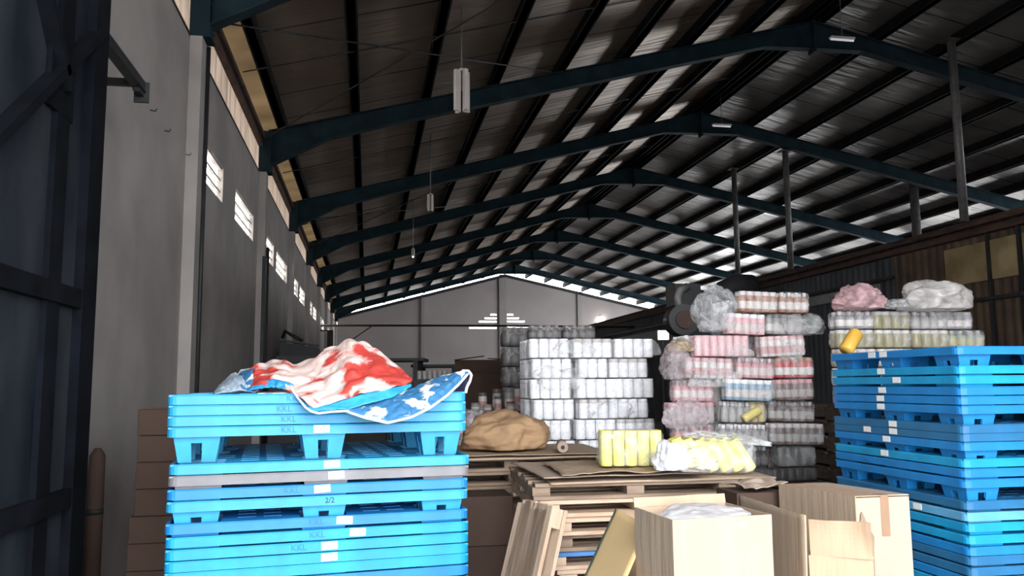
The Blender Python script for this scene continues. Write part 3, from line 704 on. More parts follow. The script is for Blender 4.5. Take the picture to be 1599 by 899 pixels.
def pack(loc, nx, ny, shape, body, cap, fm, label, group, rz=0, r=.036, h=.17, tilt=0, name='bottle_pack', part='bottle', rows_in=1, rx=0):
    t = empty(name, loc, 0, rot=(rx, tilt, rz)); tag(t, label, 'pack', group)
    me = bottle(shape, body, cap, r, h)
    me2 = None
    if isinstance(body, tuple): pass
    for i in range(nx):
        for j in range(ny):
            o = link(part, me, t, ((i-(nx-1)/2)*2*r*1.02, (j-(ny-1)/2)*2*r*1.02, .003), random.uniform(0, 6))
            o.rotation_euler.x = random.uniform(-.02, .02)
    link('film_wrap', wrap(nx*2*r*1.02+.012, ny*2*r*1.02+.012, h+.008, fm, random.randint(0, 2)), t)
    return t
def blob(name, m, size, loc, label, cat, group=None, seed=0, rz=0, amp=.35, rot=None, parent=None, spikes=0):
    bm = bmesh.new(); bmesh.ops.create_icosphere(bm, subdivisions=5, radius=1)
    for q in bm.verts:
        c = q.co; n_ = noise.noise(c*1.4+Vector((seed, 0, 0))); rd = 1-2*abs(noise.noise(c*2.6+Vector((0, seed, 3)))); r3 = 1-2*abs(noise.noise(c*6+Vector((1, 2, seed))))
        k = 1+amp*(n_+.35*rd+.14*r3)
        p = c*k; 
        if p.z < -.55: p.z = -.55+(p.z+.55)*.1
        q.co = Vector((p.x*size[0]/2, p.y*size[1]/2, (p.z+.6)*size[2]/1.6))
    o = link(name, fin(bm, m, True), parent, loc, rz, rot)
    if label: tag(o, label, cat, group)
    return o

# wooden pallets: two decks of boards on three bearers
WP = {}
def wooden_pallet(loc, rz, label, group, L_=1.2, W_=1.0, m=wood, front=None, rot=None, h=.105, v=0):
    key = (L_, W_, m.name, front.name if front else '', v, h)
    if key not in WP:
        rnd = random.Random(v); parts = []
        nb = 7
        for k in range(nb):
            y = -W_/2+(W_-.11)*k/(nb-1); dx = rnd.uniform(-.02, .02)
            parts.append(('board', (-L_/2+dx, L_/2+dx, y, y+.10+rnd.uniform(-.01, .01), h-.022, h), front if (front and k == 0) else m))
        for k in range(3):
            x = -L_/2+.0+(L_-.10)*k/2; parts.append(('bearer', (x, x+.10, -W_/2+.01, W_/2-.01, .022, h-.022), m))
        for k in (0, 3, 6):
            y = -W_/2+(W_-.11)*k/6; dx = rnd.uniform(-.02, .02); parts.append(('bottom_board', (-L_/2+dx, L_/2+dx, y, y+.1, 0, .022), m))
        out = []
        for nme, d, mm in parts:
            bm = bmesh.new(); bx(bm, *d); bmesh.ops.bevel(bm, geom=bm.edges[:], offset=.003, segments=1, affect='EDGES'); out.append((nme, fin(bm, mm)))
        WP[key] = out
    t = empty('wooden_pallet', loc, rz, rot); tag(t, label, 'pallet', group)
    for nme, me in WP[key]: link(nme, me, t)
    t.scale.z = .985
    return t

# central pile of wooden pallets
pz = 1.06
pc = at(1000, 760, 4.55); ang = .0
cx0, cy0 = pc.x, pc.y+.5
GW = 'wooden pallets in the low central pile'
hh = .092; npal = int((pz)/hh)
for i in range(npal):
    z = pz-(i+1)*hh
    j = [(.0, .0), (.03, .01), (.08, -.02), (.10, .02), (.06, .0), (.12, .0), (.15, .02), (.10, .0), (.08, .02), (.09, .0), (.1, 0)][i % 11]
    dsc = {0: 'pallet, topmost of the central pile', 3: 'pallet, fourth from the top of the central pile'}.get(i, 'pallet, %s from the top of the central pile' % ordn[i])
    wooden_pallet((cx0+j[0], cy0+j[1], z), random.uniform(-.035, .035)-.03, ('raw wooden ' if i != 4 else 'blue-fronted wooden ')+dsc, GW, L_=1.16, m=wood if i % 3 else wood_dark, front=None if i != 4 else mat('blue_board', (.06, .20, .48), .6), v=i % 4, h=hh)
# sheets on top of it
def sheet(name, corners, th, m, label, cat, amp=.006, fs=3, group=None, n=24):
    c = [Vector(p) for p in corners]
    me = loft([[c[0], c[1]], [c[3], c[2]]], n, n, m, amp, fs, th)
    o = link(name, me); return tag(o, label, cat, group)
def top_sheet(x0, x1, y0, y1, z, rz, name, m, label, cat, amp=.004, th=.01, fs=3):
    cx_, cy_ = (x0+x1)/2, (y0+y1)/2; c, s = math.cos(rz), math.sin(rz)
    q = [(-(x1-x0)/2, -(y1-y0)/2), ((x1-x0)/2, -(y1-y0)/2), ((x1-x0)/2, (y1-y0)/2), (-(x1-x0)/2, (y1-y0)/2)]
    me = loft([[Vector((*q[0], 0)), Vector((*q[1], 0))], [Vector((*q[3], 0)), Vector((*q[2], 0))]], 30, 24, m, amp, fs, th)
    return tag(link(name, me, None, (cx_, cy_, z), rz), label, cat)
sL = atz(742, 748, pz+.02); 
top_sheet(cx0-.50, cx0+.80, cy0-.53, cy0+.55, pz+.006, -.02, 'plywood_sheet', ply, 'wide plywood sheet lying over the central wooden pallet pile under the yellow packs', 'board')
top_sheet(cx0-.56, cx0+.36, cy0-.50, cy0+.4, pz+.030, .03, 'cardboard_sheet', card_grey, 'flattened grey-brown cardboard lying on the plywood at the middle of the pile', 'cardboard', .007, .006, 4)
top_sheet(cx0-.44, cx0+.40, cy0-.56, cy0+.1, pz+.052, -.03, 'cardboard_sheet', card_pale, 'rumpled pale cardboard sheet at the front edge under the left yellow pack', 'cardboard', .026, .004, 5)

# second pallet pile behind and left, in shade, with its boards and kraft paper
p2 = at(800, 740, 5.6); c2x, c2y = p2.x-.0, p2.y+.5
pz2 = 1.10; n2 = int(pz2/hh)
for i in range(n2):
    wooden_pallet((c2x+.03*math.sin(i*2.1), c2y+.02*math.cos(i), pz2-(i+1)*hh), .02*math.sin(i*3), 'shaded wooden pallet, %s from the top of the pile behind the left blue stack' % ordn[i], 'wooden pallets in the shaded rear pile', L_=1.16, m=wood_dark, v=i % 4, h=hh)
top_sheet(c2x-.6, c2x+.62, c2y-.58, c2y+.5, pz2+.005, .03, 'plywood_sheet', ply, 'plywood sheet on the shaded rear pallet pile under the kraft paper', 'board')
top_sheet(c2x-.5, c2x+.70, c2y-.54, c2y+.4, pz2+.022, -.05, 'cardboard_sheet', card_pale, 'pale cardboard sheet between kraft paper and white packs', 'cardboard', .008, .005, 4)
bl = at(788, 700, 5.95)
blob('kraft_paper_heap', kraft, (.56, .5, .25), (bl.x, bl.y, pz2+.035), 'crumpled brown kraft paper heap left of the white packs', 'paper', seed=4, amp=.30)
e1 = at(838, 737, 5.2)
bm = bmesh.new(); tube(bm, [(0, 0, 0), (.06, .30, 0)], .036, 20); bm2 = None
r = empty('paper_roll', (c2x+.34, c2y-.57, pz2+.068)); tag(r, 'grey rolled tube seen end on between the two wooden piles', 'roll'); link('roll', fin(bm, card_grey), r)
bm = bmesh.new(); tube(bm, [(-.001, -.004, 0), (0, 0, 0)], .014, 12); link('core', fin(bm, steel_dark), r)

# yellow packs on the plywood
def yellow_pack(loc, n, label, rz, tilt=0, h=.185, r=.031, spread=0):
    t = empty('yellow_tube_pack', loc, rz); tag(t, label, 'pack', 'packs of yellow tubes on the plywood')
    me = bottle('tub', 'yellow', 'yellow', r, h)
    for i in range(n):
        for j in range(2):
            a = tilt+spread*i/max(1, n-1)
            o = link('yellow_tube', me, t, ((i-(n-1)/2)*2*r*1.06, (j-.5)*2*r*1.02, .004+r*abs(math.sin(a))))
            o.rotation_euler = (random.uniform(-.02, .02), -a, 0)
    w_ = n*2*r*1.06+.02+abs(math.sin(tilt))*h*.4
    o = link('film_wrap', wrap(w_, 4*r+.03, h*1.04*(1 if not tilt else .95), film_clear, 1), t, (-math.sin(tilt)*h*.5, 0, 0))
    return t
pt = pz+.066
q = at(984, 720, 4.75)
yellow_pack((q.x, q.y, pt), 5, 'upright film-wrapped pack of bright yellow tubes, the left one on the cardboard', -.12, h=.20, r=.034)
q = at(1112, 735, 4.75)
yellow_pack((q.x+.04, q.y, pz+.02), 6, 'collapsed film-wrapped pack of leaning yellow tubes, the right one', -.15, tilt=.38, spread=.16, h=.20, r=.034)
q = at(1047, 722, 4.5)
blob('film_ball', film('white_bag', (.8, .8, .84), .55, .98, scale=5), (.18, .15, .15), (q.x, q.y, pt), 'crumpled ball of whitish plastic film beside the left yellow pack', 'film', seed=9, amp=.35)
q = at(1080, 725, 4.5)
blob('film_scrap', film_clear, (.26, .2, .12), (q.x, q.y, pz+.06), 'loose clear plastic film between the two yellow packs', 'film', seed=12, amp=.5)
q = at(1130, 690, 4.75)
blob('film_scrap', film_grey, (.40, .16, .05), (q.x, q.y-.02, pz+.2), 'clear film bunched along the top of the leaning yellow tubes', 'film', seed=15, amp=.5, rot=(0, .12, 0))

# ------------------------------------------------------------------ white pack stack
def support(x, y, ztop, n, label, group, L_=1.2, W_=1.0):
    h_ = ztop/n
    for i in range(n): wooden_pallet((x, y, ztop-(i+1)*h_), .01*math.sin(i*2), label % ordn[i], group, L_=L_, W_=W_, m=wood_shaded, h=h_, v=i % 2)
w0 = at(829, 702, 7.2)
xw0, yw0 = w0.x, w0.y; zw = 1.02
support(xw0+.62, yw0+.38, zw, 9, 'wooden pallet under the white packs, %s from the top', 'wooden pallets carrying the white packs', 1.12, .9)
colw = ['left', 'middle', 'right']
RH = .178
zrow = zw+.006
rown = ['bottom', 'second', 'third', 'fourth', 'fifth', 'top']
for rr in range(6):
    h = .17 if rr else .07
    if rr == 0: h = .065
    cols = [(4, .20), (4, .60), (4, .98)] if rr % 2 else [(4, .22), (3, .58), (4, .94)]
    for ci, (n, cxx) in enumerate(cols):
        jx = random.uniform(-.015, .015)
        pack((xw0+cxx+jx+.0, yw0+.12+random.uniform(-.04, .03), zrow), n, 2, 'tub' if rr in (0, 3) else 'jar', 'white', 'white' if (rr+ci) % 3 else 'offwhite', film_white,
             'film-wrapped pack of white jars, %s of the %s row of the white stack' % (colw[ci], rown[rr]), 'packs of white jars in the tall white stack', random.uniform(-.07, .07), r=.0455, h=h, part='jar')
        if rr > 0 and rr % 2 == 0: pass
    zrow += h+.012
for ci in range(3):
    zz = zw+.006
    for rr in range(6):
        h = .17 if rr else .065
        pack((xw0+.2+ci*.39, yw0+.46, zz), 4, 3, 'jar', 'white', 'white', film_white, 'film-wrapped pack of white jars in the rear rank, %s of its %s row' % (colw[ci], rown[rr]), 'packs of white jars behind the front rank', 0, r=.046, h=h, part='jar')
        zz += h+.012
# dark bottles lying on top of it
q = at(872, 520, 7.9)
for k in range(2):
    pack((xw0+.22+k*.33, yw0+.42, zrow), 4, 2, 'bottle', 'dark', 'dimwhite', film_dark, 'pack of black bottles with pale labels on top of the white stack, %s one' % ('left', 'right')[k], 'packs of black bottles on the white stack', 0, r=.038, h=.13)
q = at(1030, 640, 7.4)
for k, (px, py, sd) in enumerate(((1034, 575, 1), (1032, 560, 2))):
    pass
blob('loose_film', film_clear, (.10, .12, .12), (xw0+1.2, yw0+.12, zw+.078+4*.182+.03), 'tuft of clear film sticking out at the top right of the white stack', 'film', seed=21, amp=.5)

# ------------------------------------------------------------------ pink and mixed pack stack
k0 = at(1056, 756, 6.4); xk, yk = k0.x, k0.y; zk = .80
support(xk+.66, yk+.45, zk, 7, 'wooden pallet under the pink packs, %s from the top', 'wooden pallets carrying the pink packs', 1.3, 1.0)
rowsK = [  # bottom to top : (centre, number, shape, body, cap, film, word)
    [(.2, 6, 'bottle', 'dark', 'dimgrey', film_dark, 'black'), (.62, 6, 'tub', 'dark', 'dimwhite', film_dark, 'black'), (1.04, 6, 'tub', 'dark', 'grey', film_dark, 'dark')],
    [(.2, 6, 'bottle', 'brown', 'pink', film_pink, 'brownish pink'), (.62, 6, 'bottle', 'dark', 'white', film_dark, 'black-labelled'), (1.04, 5, 'tub', 'dimgrey', 'dimwhite', film_grey, 'grey')],
    [(.18, 5, 'bottle', 'rose', 'clear', film_pink, 'rose'), (.58, 6, 'bottle', 'clear', 'white', film_clear, 'whitish'), (1.03, 7, 'jar', 'brown', 'offwhite', film_clear, 'brown')],
    [(.2, 6, 'jar', 'clear', 'rose', film_pink, 'clear and rose'), (.56, 4, 'bottle', 'clear', 'white', film_clear, 'clear'), (.76, 2, 'tub', 'cream', 'cream', film_clear, 'cream yellow'), (1.05, 6, 'bottle', 'brown', 'offwhite', film_clear, 'brown-labelled')],
    [(.2, 5, 'bottle', 'rose', 'clear', film_pink, 'rose'), (.62, 6, 'jar', 'blue', 'white', film_clear, 'bluish white'), (1.04, 5, 'jar', 'brown', 'rose', film_pink, 'brown and rose')],
    [(.33, 6, 'jar', 'offwhite', 'rose', film_clear, 'white and rose'), (.73, 5, 'bottle', 'rose', 'offwhite', film_pink, 'dusky rose'), (1.07, 5, 'jar', 'red', 'amber', film_clear, 'red and amber')],
    [(.42, 7, 'tub', 'pink', 'white', film_clear, 'pale pink'), (.96, 6, 'jar', 'offwhite', 'pink', film_clear, 'white and pink')],
    [(.66, 5, 'jar', 'pink', 'white', film_pink, 'bright pink'), (1.02, 5, 'jar', 'grey', 'dimgrey', film_grey, 'smoky grey')],
    [(.76, 5, 'jar', 'amber', 'offwhite', film_clear, 'amber brown'), (1.08, 4, 'bottle', 'amber', 'offwhite', film_clear, 'amber')],
]
zz = zk+.004; coln = ['leftmost', 'left middle', 'right middle', 'rightmost']
for rr, row in enumerate(rowsK):
    h = .165 if rr else .10
    for ci, (cxx, n, shape, bd, cp_, fm, wd) in enumerate(row):
        cn = {2: ['left', 'right'], 3: colw, 4: coln}[len(row)][ci]
        pack((xk+cxx+random.uniform(-.02, .02), yk+{2: .03, 3: .16}.get(rr, .10)+random.uniform(-.07, .05)*(rr not in (2, 3)), zz), n, 2, shape, bd, cp_, fm, '%s bottle pack, %s in the %s row up of the pink stack' % (wd, cn, ['first', 'second', 'third', 'fourth', 'fifth', 'sixth', 'seventh', 'eighth', 'ninth'][rr]),
             'packs of bottles in the mixed pink stack', random.uniform(-.06, .06), r=.0325, h=h, tilt=random.uniform(-.05, .05) if rr > 1 else 0)
    zz += h+.013
for ci in range(3):
    z2 = zk+.004
    for rr in range(4 if ci == 0 else 5):
        hgt = .30
        pack((xk+.40+ci*.38, yk+.50, z2), 4, 4, 'bottle', 'clear' if (ci+rr) % 2 else 'pink', 'white', film_clear, 'tall bottle pack behind the pink stack, %s, %s layer' % (colw[ci], ['lowest', 'second', 'third', 'fourth', 'fifth'][rr]), 'tall packs at the back of the pink stack', 0, r=.041, h=hgt-.01)
        z2 += hgt
for k, (px, py, n, hd) in enumerate(((1207, 648, 'cream', .9), )):
    q = at(px, py, 6.25)
    bm = bmesh.new(); lathe(bm, [(.034, 0), (.036, .01), (.036, .15), (.03, .16)], 14)
    o = link('yellow_tube', fin(bm, plast('lemon', PC['lemon']), True), None, (q.x-.07, yk+.025, 1.307), rot=(0, 1.1, 0)); tag(o, 'single pale yellow tube lying tilted on the front of the pink stack', 'tube')
q = at(1152, 497, 6.5)
blob('plastic_bag', film_clear, (.32, .3, .36), (xk+.42, yk+.12, zk+.113+6*.178+.03), 'translucent grey bag bulging at the upper left of the pink stack', 'bag', seed=31, amp=.3)
blob('plastic_bag', film_grey, (.30, .3, .16), (xk+1.16, yk+.04, zz-.36), 'grey film bag hanging at the upper right of the pink stack', 'bag', seed=33, amp=.3)
blob('plastic_bag', film_pink, (.24, .3, .26), (xk+.07, yk+.08, zk+.113+4*.178), 'purplish pink bag bulging at the left end of the pink stack', 'bag', seed=35, amp=.35)
blob('plastic_bag', film('tan_film', (.5, .38, .26), .4, .9), (.20, .2, .10), (xk+.12, yk+.12, zk+.113+4*.178+.22), 'small tan bag on the left shoulder of the pink stack', 'bag', seed=37, amp=.35)

for i, (px, py, d, sz, fmn, lb) in enumerate(((1140, 590, 6.3, (.36, .07, .14), film_clear, 'loose clear film bulging over the bluish white packs'), (1235, 610, 6.3, (.34, .07, .13), film_clear, 'torn film flap over the brown and rose pack'),
        (1085, 650, 6.35, (.30, .07, .2), film_pink, 'dusky film sheet over the lower left of the pink stack'), (1180, 542, 6.3, (.22, .07, .12), film_clear, 'small film flap hanging between the pale pink and white packs'), (1275, 545, 6.35, (.16, .1, .14), film_clear, 'tuft of clear film at the right edge of the pink stack'))):
    q = at(px, py, d); blob('loose_film', fmn, sz, (q.x, yk+.03, q.z-sz[2]/2), lb, 'film', seed=60+i, amp=.5)
for i, (px, py, sz, lb) in enumerate(((880, 590, (.42, .05, .2), 'shiny film sheet over the left middle of the white stack'), (965, 640, (.36, .05, .16), 'loose film over the lower right of the white stack'), (905, 540, (.3, .05, .12), 'film flap at the top middle of the white stack'))):
    q = at(px, py, 7.2); blob('loose_film', film_white, sz, (q.x, yw0+.02, q.z-sz[2]/2), lb, 'film', seed=70+i, amp=.5)

# ------------------------------------------------------------------ golden bottles behind the right blue stack
g0 = at(1308, 560, 6.3); xg, yg = g0.x, g0.y
zg = EYE+.25-.146*3
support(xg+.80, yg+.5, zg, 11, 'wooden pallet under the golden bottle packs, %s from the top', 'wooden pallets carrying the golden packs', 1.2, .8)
rowsG = [['clear', 'lilac', 'gold', 'clear'], ['lilac', 'pink', 'gold', 'grey'], ['gold', 'clear', 'lilac', 'gold'], ['gold', 'gold', 'gold', 'green'], ['grey', 'gold', 'clear', 'grey']]
for rr, row in enumerate(rowsG):
    for ci, bd in enumerate(row):
        if rr == 4 and ci == 3: xo = -.10
        else: xo = 0
        pack((xg+.19+ci*.325+xo+random.uniform(-.01, .01), yg+.1, zg+.004+rr*.147), 4, 2, 'jar' if (rr+ci) % 2 or bd == 'gold' else 'bottle', bd, 'offwhite' if ci != 3 else 'clear', film_clear, '%s bottle pack, %s in the %s row of the golden stack' % ({'gold': 'golden', 'clear': 'clear'}.get(bd, bd), coln[ci], ['lowest', 'second lowest', 'middle', 'second highest', 'top'][rr]),
             'packs of bottles in the golden stack', random.uniform(-.03, .03), r=.0385, h=.136)
ztg = zg+5*.147+.004
q = at(1340, 452, 6.4); blob('plastic_bag', film('rose_bag', (.66, .42, .44), .4, .9, scale=5), (.34, .3, .19), (q.x, q.y, ztg), 'pink crumpled bag on the left end of the golden bottles', 'bag', seed=41, amp=.45)
q = at(1456, 448, 6.4); blob('plastic_bag', film('silver_bag', (.66, .62, .60), .35, .92, scale=5), (.50, .32, .21), (q.x, q.y, ztg-.01), 'large silvery crumpled bag on top of the golden bottles', 'bag', seed=44, amp=.4)
q = at(1405, 458, 6.3); blob('plastic_bag', film_grey, (.2, .2, .07), (q.x, q.y, ztg), 'small flat grey bag between the pink and the silvery bag', 'bag', seed=45, amp=.4)
q = at(1390, 446, 6.4)
q = at(1320, 545, 5.0)
bm = bmesh.new(); lathe(bm, [(.040, 0), (.044, .01), (.044, .15), (.036, .16)], 16)
tag(link('orange_jar', fin(bm, mat('orange_plastic', (.62, .36, .06), .4), True), None, (q.x, q.y, EYE+.161+.022), rot=(0, .75, .3)), 'orange jar leaning on the left corner of the right blue stack', 'jar')

# ------------------------------------------------------------------ cardboard boxes in the foreground
def wall_panel(bm, a, b, z0, z1, th, inward, top_a=None, top_b=None):
    # upright panel between plan points a,b ; top offset vectors lean the top edge
    a, b = Vector(a), Vector(b); n_ = Vector(inward).normalized()*th
    v = [Vector((a.x, a.y, z0)), Vector((b.x, b.y, z0)), Vector((b.x, b.y, z1)), Vector((a.x, a.y, z1))]
    if top_a: v[3] += Vector(top_a)
    if top_b: v[2] += Vector(top_b)
    vv = [bm.verts.new(p) for p in v]+[bm.verts.new(p+n_) for p in v]
    for f in ((0, 1, 2, 3), (5, 4, 7, 6), (1, 5, 6, 2), (4, 0, 3, 7), (3, 2, 6, 7), (0, 4, 5, 1)): bm.faces.new([vv[i] for i in f])
def carton(c1, c2, dpt, zb, zt_, m, label, name='open_carton', flaps=(), closed=False, group=None, inner=None):
    # c1,c2 front corners in plan, dpt depth; origin at c1
    c1 = Vector((c1[0], c1[1], 0)); c2 = Vector((c2[0], c2[1], 0)); e = (c2-c1); Lx = e.length; rz = math.atan2(e.y, e.x)
    r = empty(name, (c1.x, c1.y, zb), rz); tag(r, label, 'box', group); H_ = zt_-zb; th = .005
    bm = bmesh.new()
    bx(bm, 0, Lx, 0, th, 0, H_); bx(bm, 0, Lx, dpt-th, dpt, 0, H_); bx(bm, 0, th, th, dpt-th, 0, H_); bx(bm, Lx-th, Lx, th, dpt-th, 0, H_); bx(bm, th, Lx-th, th, dpt-th, 0, th)
    bmesh.ops.subdivide_edges(bm, edges=[e_ for e_ in bm.edges if e_.calc_length() > .2], cuts=12, use_grid_fill=True)
    for q_ in bm.verts:
        n1 = noise.noise(q_.co*5+c1)*.010+noise.noise(q_.co*14)*.004; q_.co += Vector((n1*.4, n1, 0))
    link('body', fin(bm, m), r)
    if closed:
        bm = bmesh.new(); bx(bm, 0, Lx/2-.002, 0, dpt, H_, H_+th); link('flap', fin(bm, m), r)
        bm = bmesh.new(); bx(bm, Lx/2+.002, Lx, 0, dpt, H_+.001, H_+th+.001); link('flap', fin(bm, m), r)
    def flap(side, length, ang, mm=None, s0=0, s1=1, wob=.01):
        L2 = Lx if side in 'fb' else dpt
        bm = bmesh.new(); nx_, nz_ = 14, 8; g = []
        for k in range(2):
            for j in range(nz_+1):
                for i in range(nx_+1):
                    u = L2*(s0+(s1-s0)*i/nx_); v_ = length*j/nz_
                    wv = wob*noise.noise(Vector((u*9, v_*7, ang*3)))*(j/nz_)
                    out = math.sin(ang)*v_+wv+th*k*math.cos(ang); up_ = math.cos(ang)*v_-th*k*math.sin(ang)
                    p = {'f': (u, -out, H_+up_), 'b': (u, dpt+out, H_+up_), 'l': (-out, u, H_+up_), 'r': (Lx+out, u, H_+up_)}[side]
                    g.append(bm.verts.new(p))
        W1 = nx_+1; S = W1*(nz_+1)
        for j in range(nz_):
            for i in range(nx_):
                a = j*W1+i
                bm.faces.new((g[a], g[a+1], g[a+W1+1], g[a+W1])); bm.faces.new((g[S+a], g[S+a+W1], g[S+a+W1+1], g[S+a+1]))
        for j in range(nz_):
            for a in (j*W1, j*W1+nx_): bm.faces.new((g[a], g[a+W1], g[S+a+W1], g[S+a]))
        for i in range(nx_):
            for a in (i, nz_*W1+i): bm.faces.new((g[a], g[a+1], g[S+a+1], g[S+a]))
        link('flap', fin(bm, mm or m), r)
    for fl in flaps: flap(*fl)
    return r, Lx, H_
zA = EYE-.40
A1 = atz(1050, 812, zA); A2 = atz(1205, 803, zA)
r, Lx, H_ = carton(A1, A2, .27, 0, zA, card_pale, 'large open cardboard box with plastic film inside, the front left one of the foreground boxes', flaps=[('b', .03, .2)])
# slightly spread left side of the box A
blob('film_liner', film('liner_film', (.62, .60, .62), .5, .95, scale=5), (Lx*.92, .25, .08), (0, 0, 0), None, None, seed=51, amp=.22, parent=r).location = (Lx/2, .135, H_-.062)
# leaning folded cardboard left of box A
zD = EYE-.47
t0_, t1_ = atz(963, 795, zD), atz(1014, 821, zD); b0_ = at(915, 899, 2.92); b1_ = b0_+(t1_-t0_)
def ext(p, q, z): k = (z-p.z)/(q.z-p.z); return p+(q-p)*k
r = empty('leaning_cardboard', (b0_.x, b0_.y, 0)); tag(r, 'orange-yellow folded cardboard leaning at the left side of the large open box', 'cardboard')
iv = Matrix.Translation(-Vector((b0_.x, b0_.y, 0)))
g0_, g1_ = ext(t0_, b0_, .0), ext(t1_, b1_, .0)
me = loft([[t0_, t1_], [g0_, g1_]], 12, 30, card_in, .006, 5, .006); me.transform(iv); link('front_panel', me, r)
u0 = atz(1020, 800, zD-.01); u0b = u0+Vector((.02, .05, -zA))
me = loft([[t0_, u0], [g0_, u0b]], 12, 20, card, .004, 5, .006); me.transform(iv); link('rear_panel', me, r)

zB = EYE-.595
B1 = atz(1264, 866, zB); B2 = atz(1363, 873, zB)
r, Lx, H_ = carton(B1, B2, .42, 0, zB, card, 'open cardboard box with raised crumpled front flap, middle one of the foreground boxes', flaps=[('f', .125, .12, card, .02, 1, .03), ('r', .10, -.4, card)])
bL0 = atz(1155, 772, zB+.135); bL1 = atz(1258, 806, zB+.135); 
me = loft([[bL0, bL1], [Vector((bL0.x+.0, bL0.y, zB-.25)), Vector((bL1.x-.004, bL1.y, zB-.25))], [Vector((bL0.x+.02, bL0.y, 0)), Vector((bL1.x, bL1.y, 0))]], 20, 20, card_pale, .006, 4, .006)
me.transform(Matrix.Translation(-Vector((B1.x, B1.y, 0)))); me.transform(Matrix.Rotation(-r.rotation_euler.z, 4, 'Z')); link('side_flap', me, r)
zC = EYE-.5
C1 = atz(1336, 776, zC); C2 = atz(1419, 773, zC); C0 = atz(1217, 757, zC)
r = empty('closed_carton', (C1.x, C1.y, 0)); tag(r, 'tall cardboard box with brown tape down its corner side, next to the right blue stack', 'box')
iv = Matrix.Translation(-Vector((C1.x, C1.y, 0)))
C3 = C0+(C2-C1)
bm = bmesh.new()
pp = [C1, C2, C3, C0]
vb = [bm.verts.new((p.x-C1.x, p.y-C1.y, 0)) for p in pp]; vt = [bm.verts.new((p.x-C1.x, p.y-C1.y, zC-.004)) for p in pp]
for i in range(4): bm.faces.new((vb[i], vb[(i+1) % 4], vt[(i+1) % 4], vt[i]))
bm.faces.new(vb); bm.faces.new(vt)
link('body', fin(bm, card_grey), r)
def quad_slab(ps, m, name, th=.005):
    bm = bmesh.new(); a = [bm.verts.new(Vector(p)-Vector((C1.x, C1.y, 0))) for p in ps]; b = [bm.verts.new(Vector(p)-Vector((C1.x, C1.y, 0))+Vector((0, 0, th))) for p in ps]
    n = len(ps); bm.faces.new(a[::-1]); bm.faces.new(b)
    for i in range(n): bm.faces.new((a[i], a[(i+1) % n], b[(i+1) % n], b[i]))
    link(name, fin(bm, m), r)
md0, md1 = (C0+C3)/2, (C1+C2)/2
quad_slab([C1, md1, md0, C0], card, 'flap'); quad_slab([md1+Vector((.003, 0, .001)), C2, C3, md0+Vector((.003, 0, .001))], card_grey, 'flap')
ff = (C2-C1).normalized(); nn = Vector((ff.y, -ff.x, 0))
tm = C1.lerp(C2, .53)
bm = bmesh.new()
for s in (-.014, .014):
    pass
ta = [tm+ff*-.02+nn*.002, tm+ff*.02+nn*.002]
v = [bm.verts.new(Vector((p.x-C1.x, p.y-C1.y, z))) for z in (zC-.17, zC+.006) for p in ta]+[bm.verts.new(Vector((p.x-C1.x-nn.x*.04, p.y-C1.y-nn.y*.04, zC+.007))) for p in ta]
bm.faces.new((v[0], v[1], v[3], v[2])); bm.faces.new((v[2], v[3], v[5], v[4])); link('tape', fin(bm, tape_m), r)
# pale left face board standing a little above (open outer flap)
lf = (C0-C1); 
bm = bmesh.new(); wall_panel(bm, Vector((0, 0, 0))+Vector((-.006, -.004, 0)), lf+Vector((-.006, -.004, 0)), .3, zC+.006, .004, (1, 0, 0)); link('side_panel', fin(bm, card_pale), r)
# pale scraps behind the boxes
q = atz(1188, 774, 1.05)
r0 = at(1172, 770, 4.15)
o = top_sheet(r0.x-.1, r0.x+.14, r0.y-.1, r0.y+.12, 1.085, .4, 'cardboard_sheet', card_grey, 'small torn cardboard piece behind the middle foreground box', 'cardboard', .03, .005, 5)
o_box = tag(box('low_carton', card_dark, (-.13, .13, -.12, .12, 0, 1.06), None, (r0.x, r0.y, 0)), 'dark carton in shade behind the middle foreground box', 'box')

# broken pallet leaning in front of the shaded pile
q = at(838, 880, 4.25)
t = wooden_pallet((q.x, q.y, .02), 0, 'broken wooden pallet standing on its end, leaning right of the left blue stack', 'leaning pallets', L_=.94, W_=.36, m=wood, v=5, rot=(0, 0, 0), h=.10)
del t['group']
t.rotation_euler = (math.radians(-8), math.radians(-72), math.radians(28)); t.location = (q.x-.05, q.y-.03, .50)

# dark cartons between the piles, and the carton column at the left
q = at(772, 800, 5.3)
for i in range(3):
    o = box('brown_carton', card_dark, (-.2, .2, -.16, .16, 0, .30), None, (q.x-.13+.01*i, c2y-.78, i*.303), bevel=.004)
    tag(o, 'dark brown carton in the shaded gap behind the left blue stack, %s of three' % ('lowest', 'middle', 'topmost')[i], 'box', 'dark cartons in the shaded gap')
q = at(270, 700, 5.2)
for i in range(9):
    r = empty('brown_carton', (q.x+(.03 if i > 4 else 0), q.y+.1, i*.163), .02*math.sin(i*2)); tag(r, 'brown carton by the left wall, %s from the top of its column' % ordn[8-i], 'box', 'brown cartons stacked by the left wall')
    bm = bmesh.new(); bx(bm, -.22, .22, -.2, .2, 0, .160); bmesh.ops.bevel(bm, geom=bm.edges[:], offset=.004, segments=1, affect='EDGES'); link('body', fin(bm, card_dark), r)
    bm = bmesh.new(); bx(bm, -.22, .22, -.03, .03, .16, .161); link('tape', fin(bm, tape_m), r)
q = at(152, 720, 5.6)
r = empty('rolled_sheet', (q.x, q.y, 0)); tag(r, 'dark rolled sheet standing upright beside the steel door', 'roll')
bm = bmesh.new(); tube(bm, [(0, 0, 0), (0, 0, 1.14), (.0, 0, 1.19)], [.055, .05, .02], 16); link('roll', fin(bm, card_dark), r)
bm = bmesh.new(); tube(bm, [(0, 0, .75), (0, 0, .79)], .055, 16); link('tie', fin(bm, steel_dark), r)

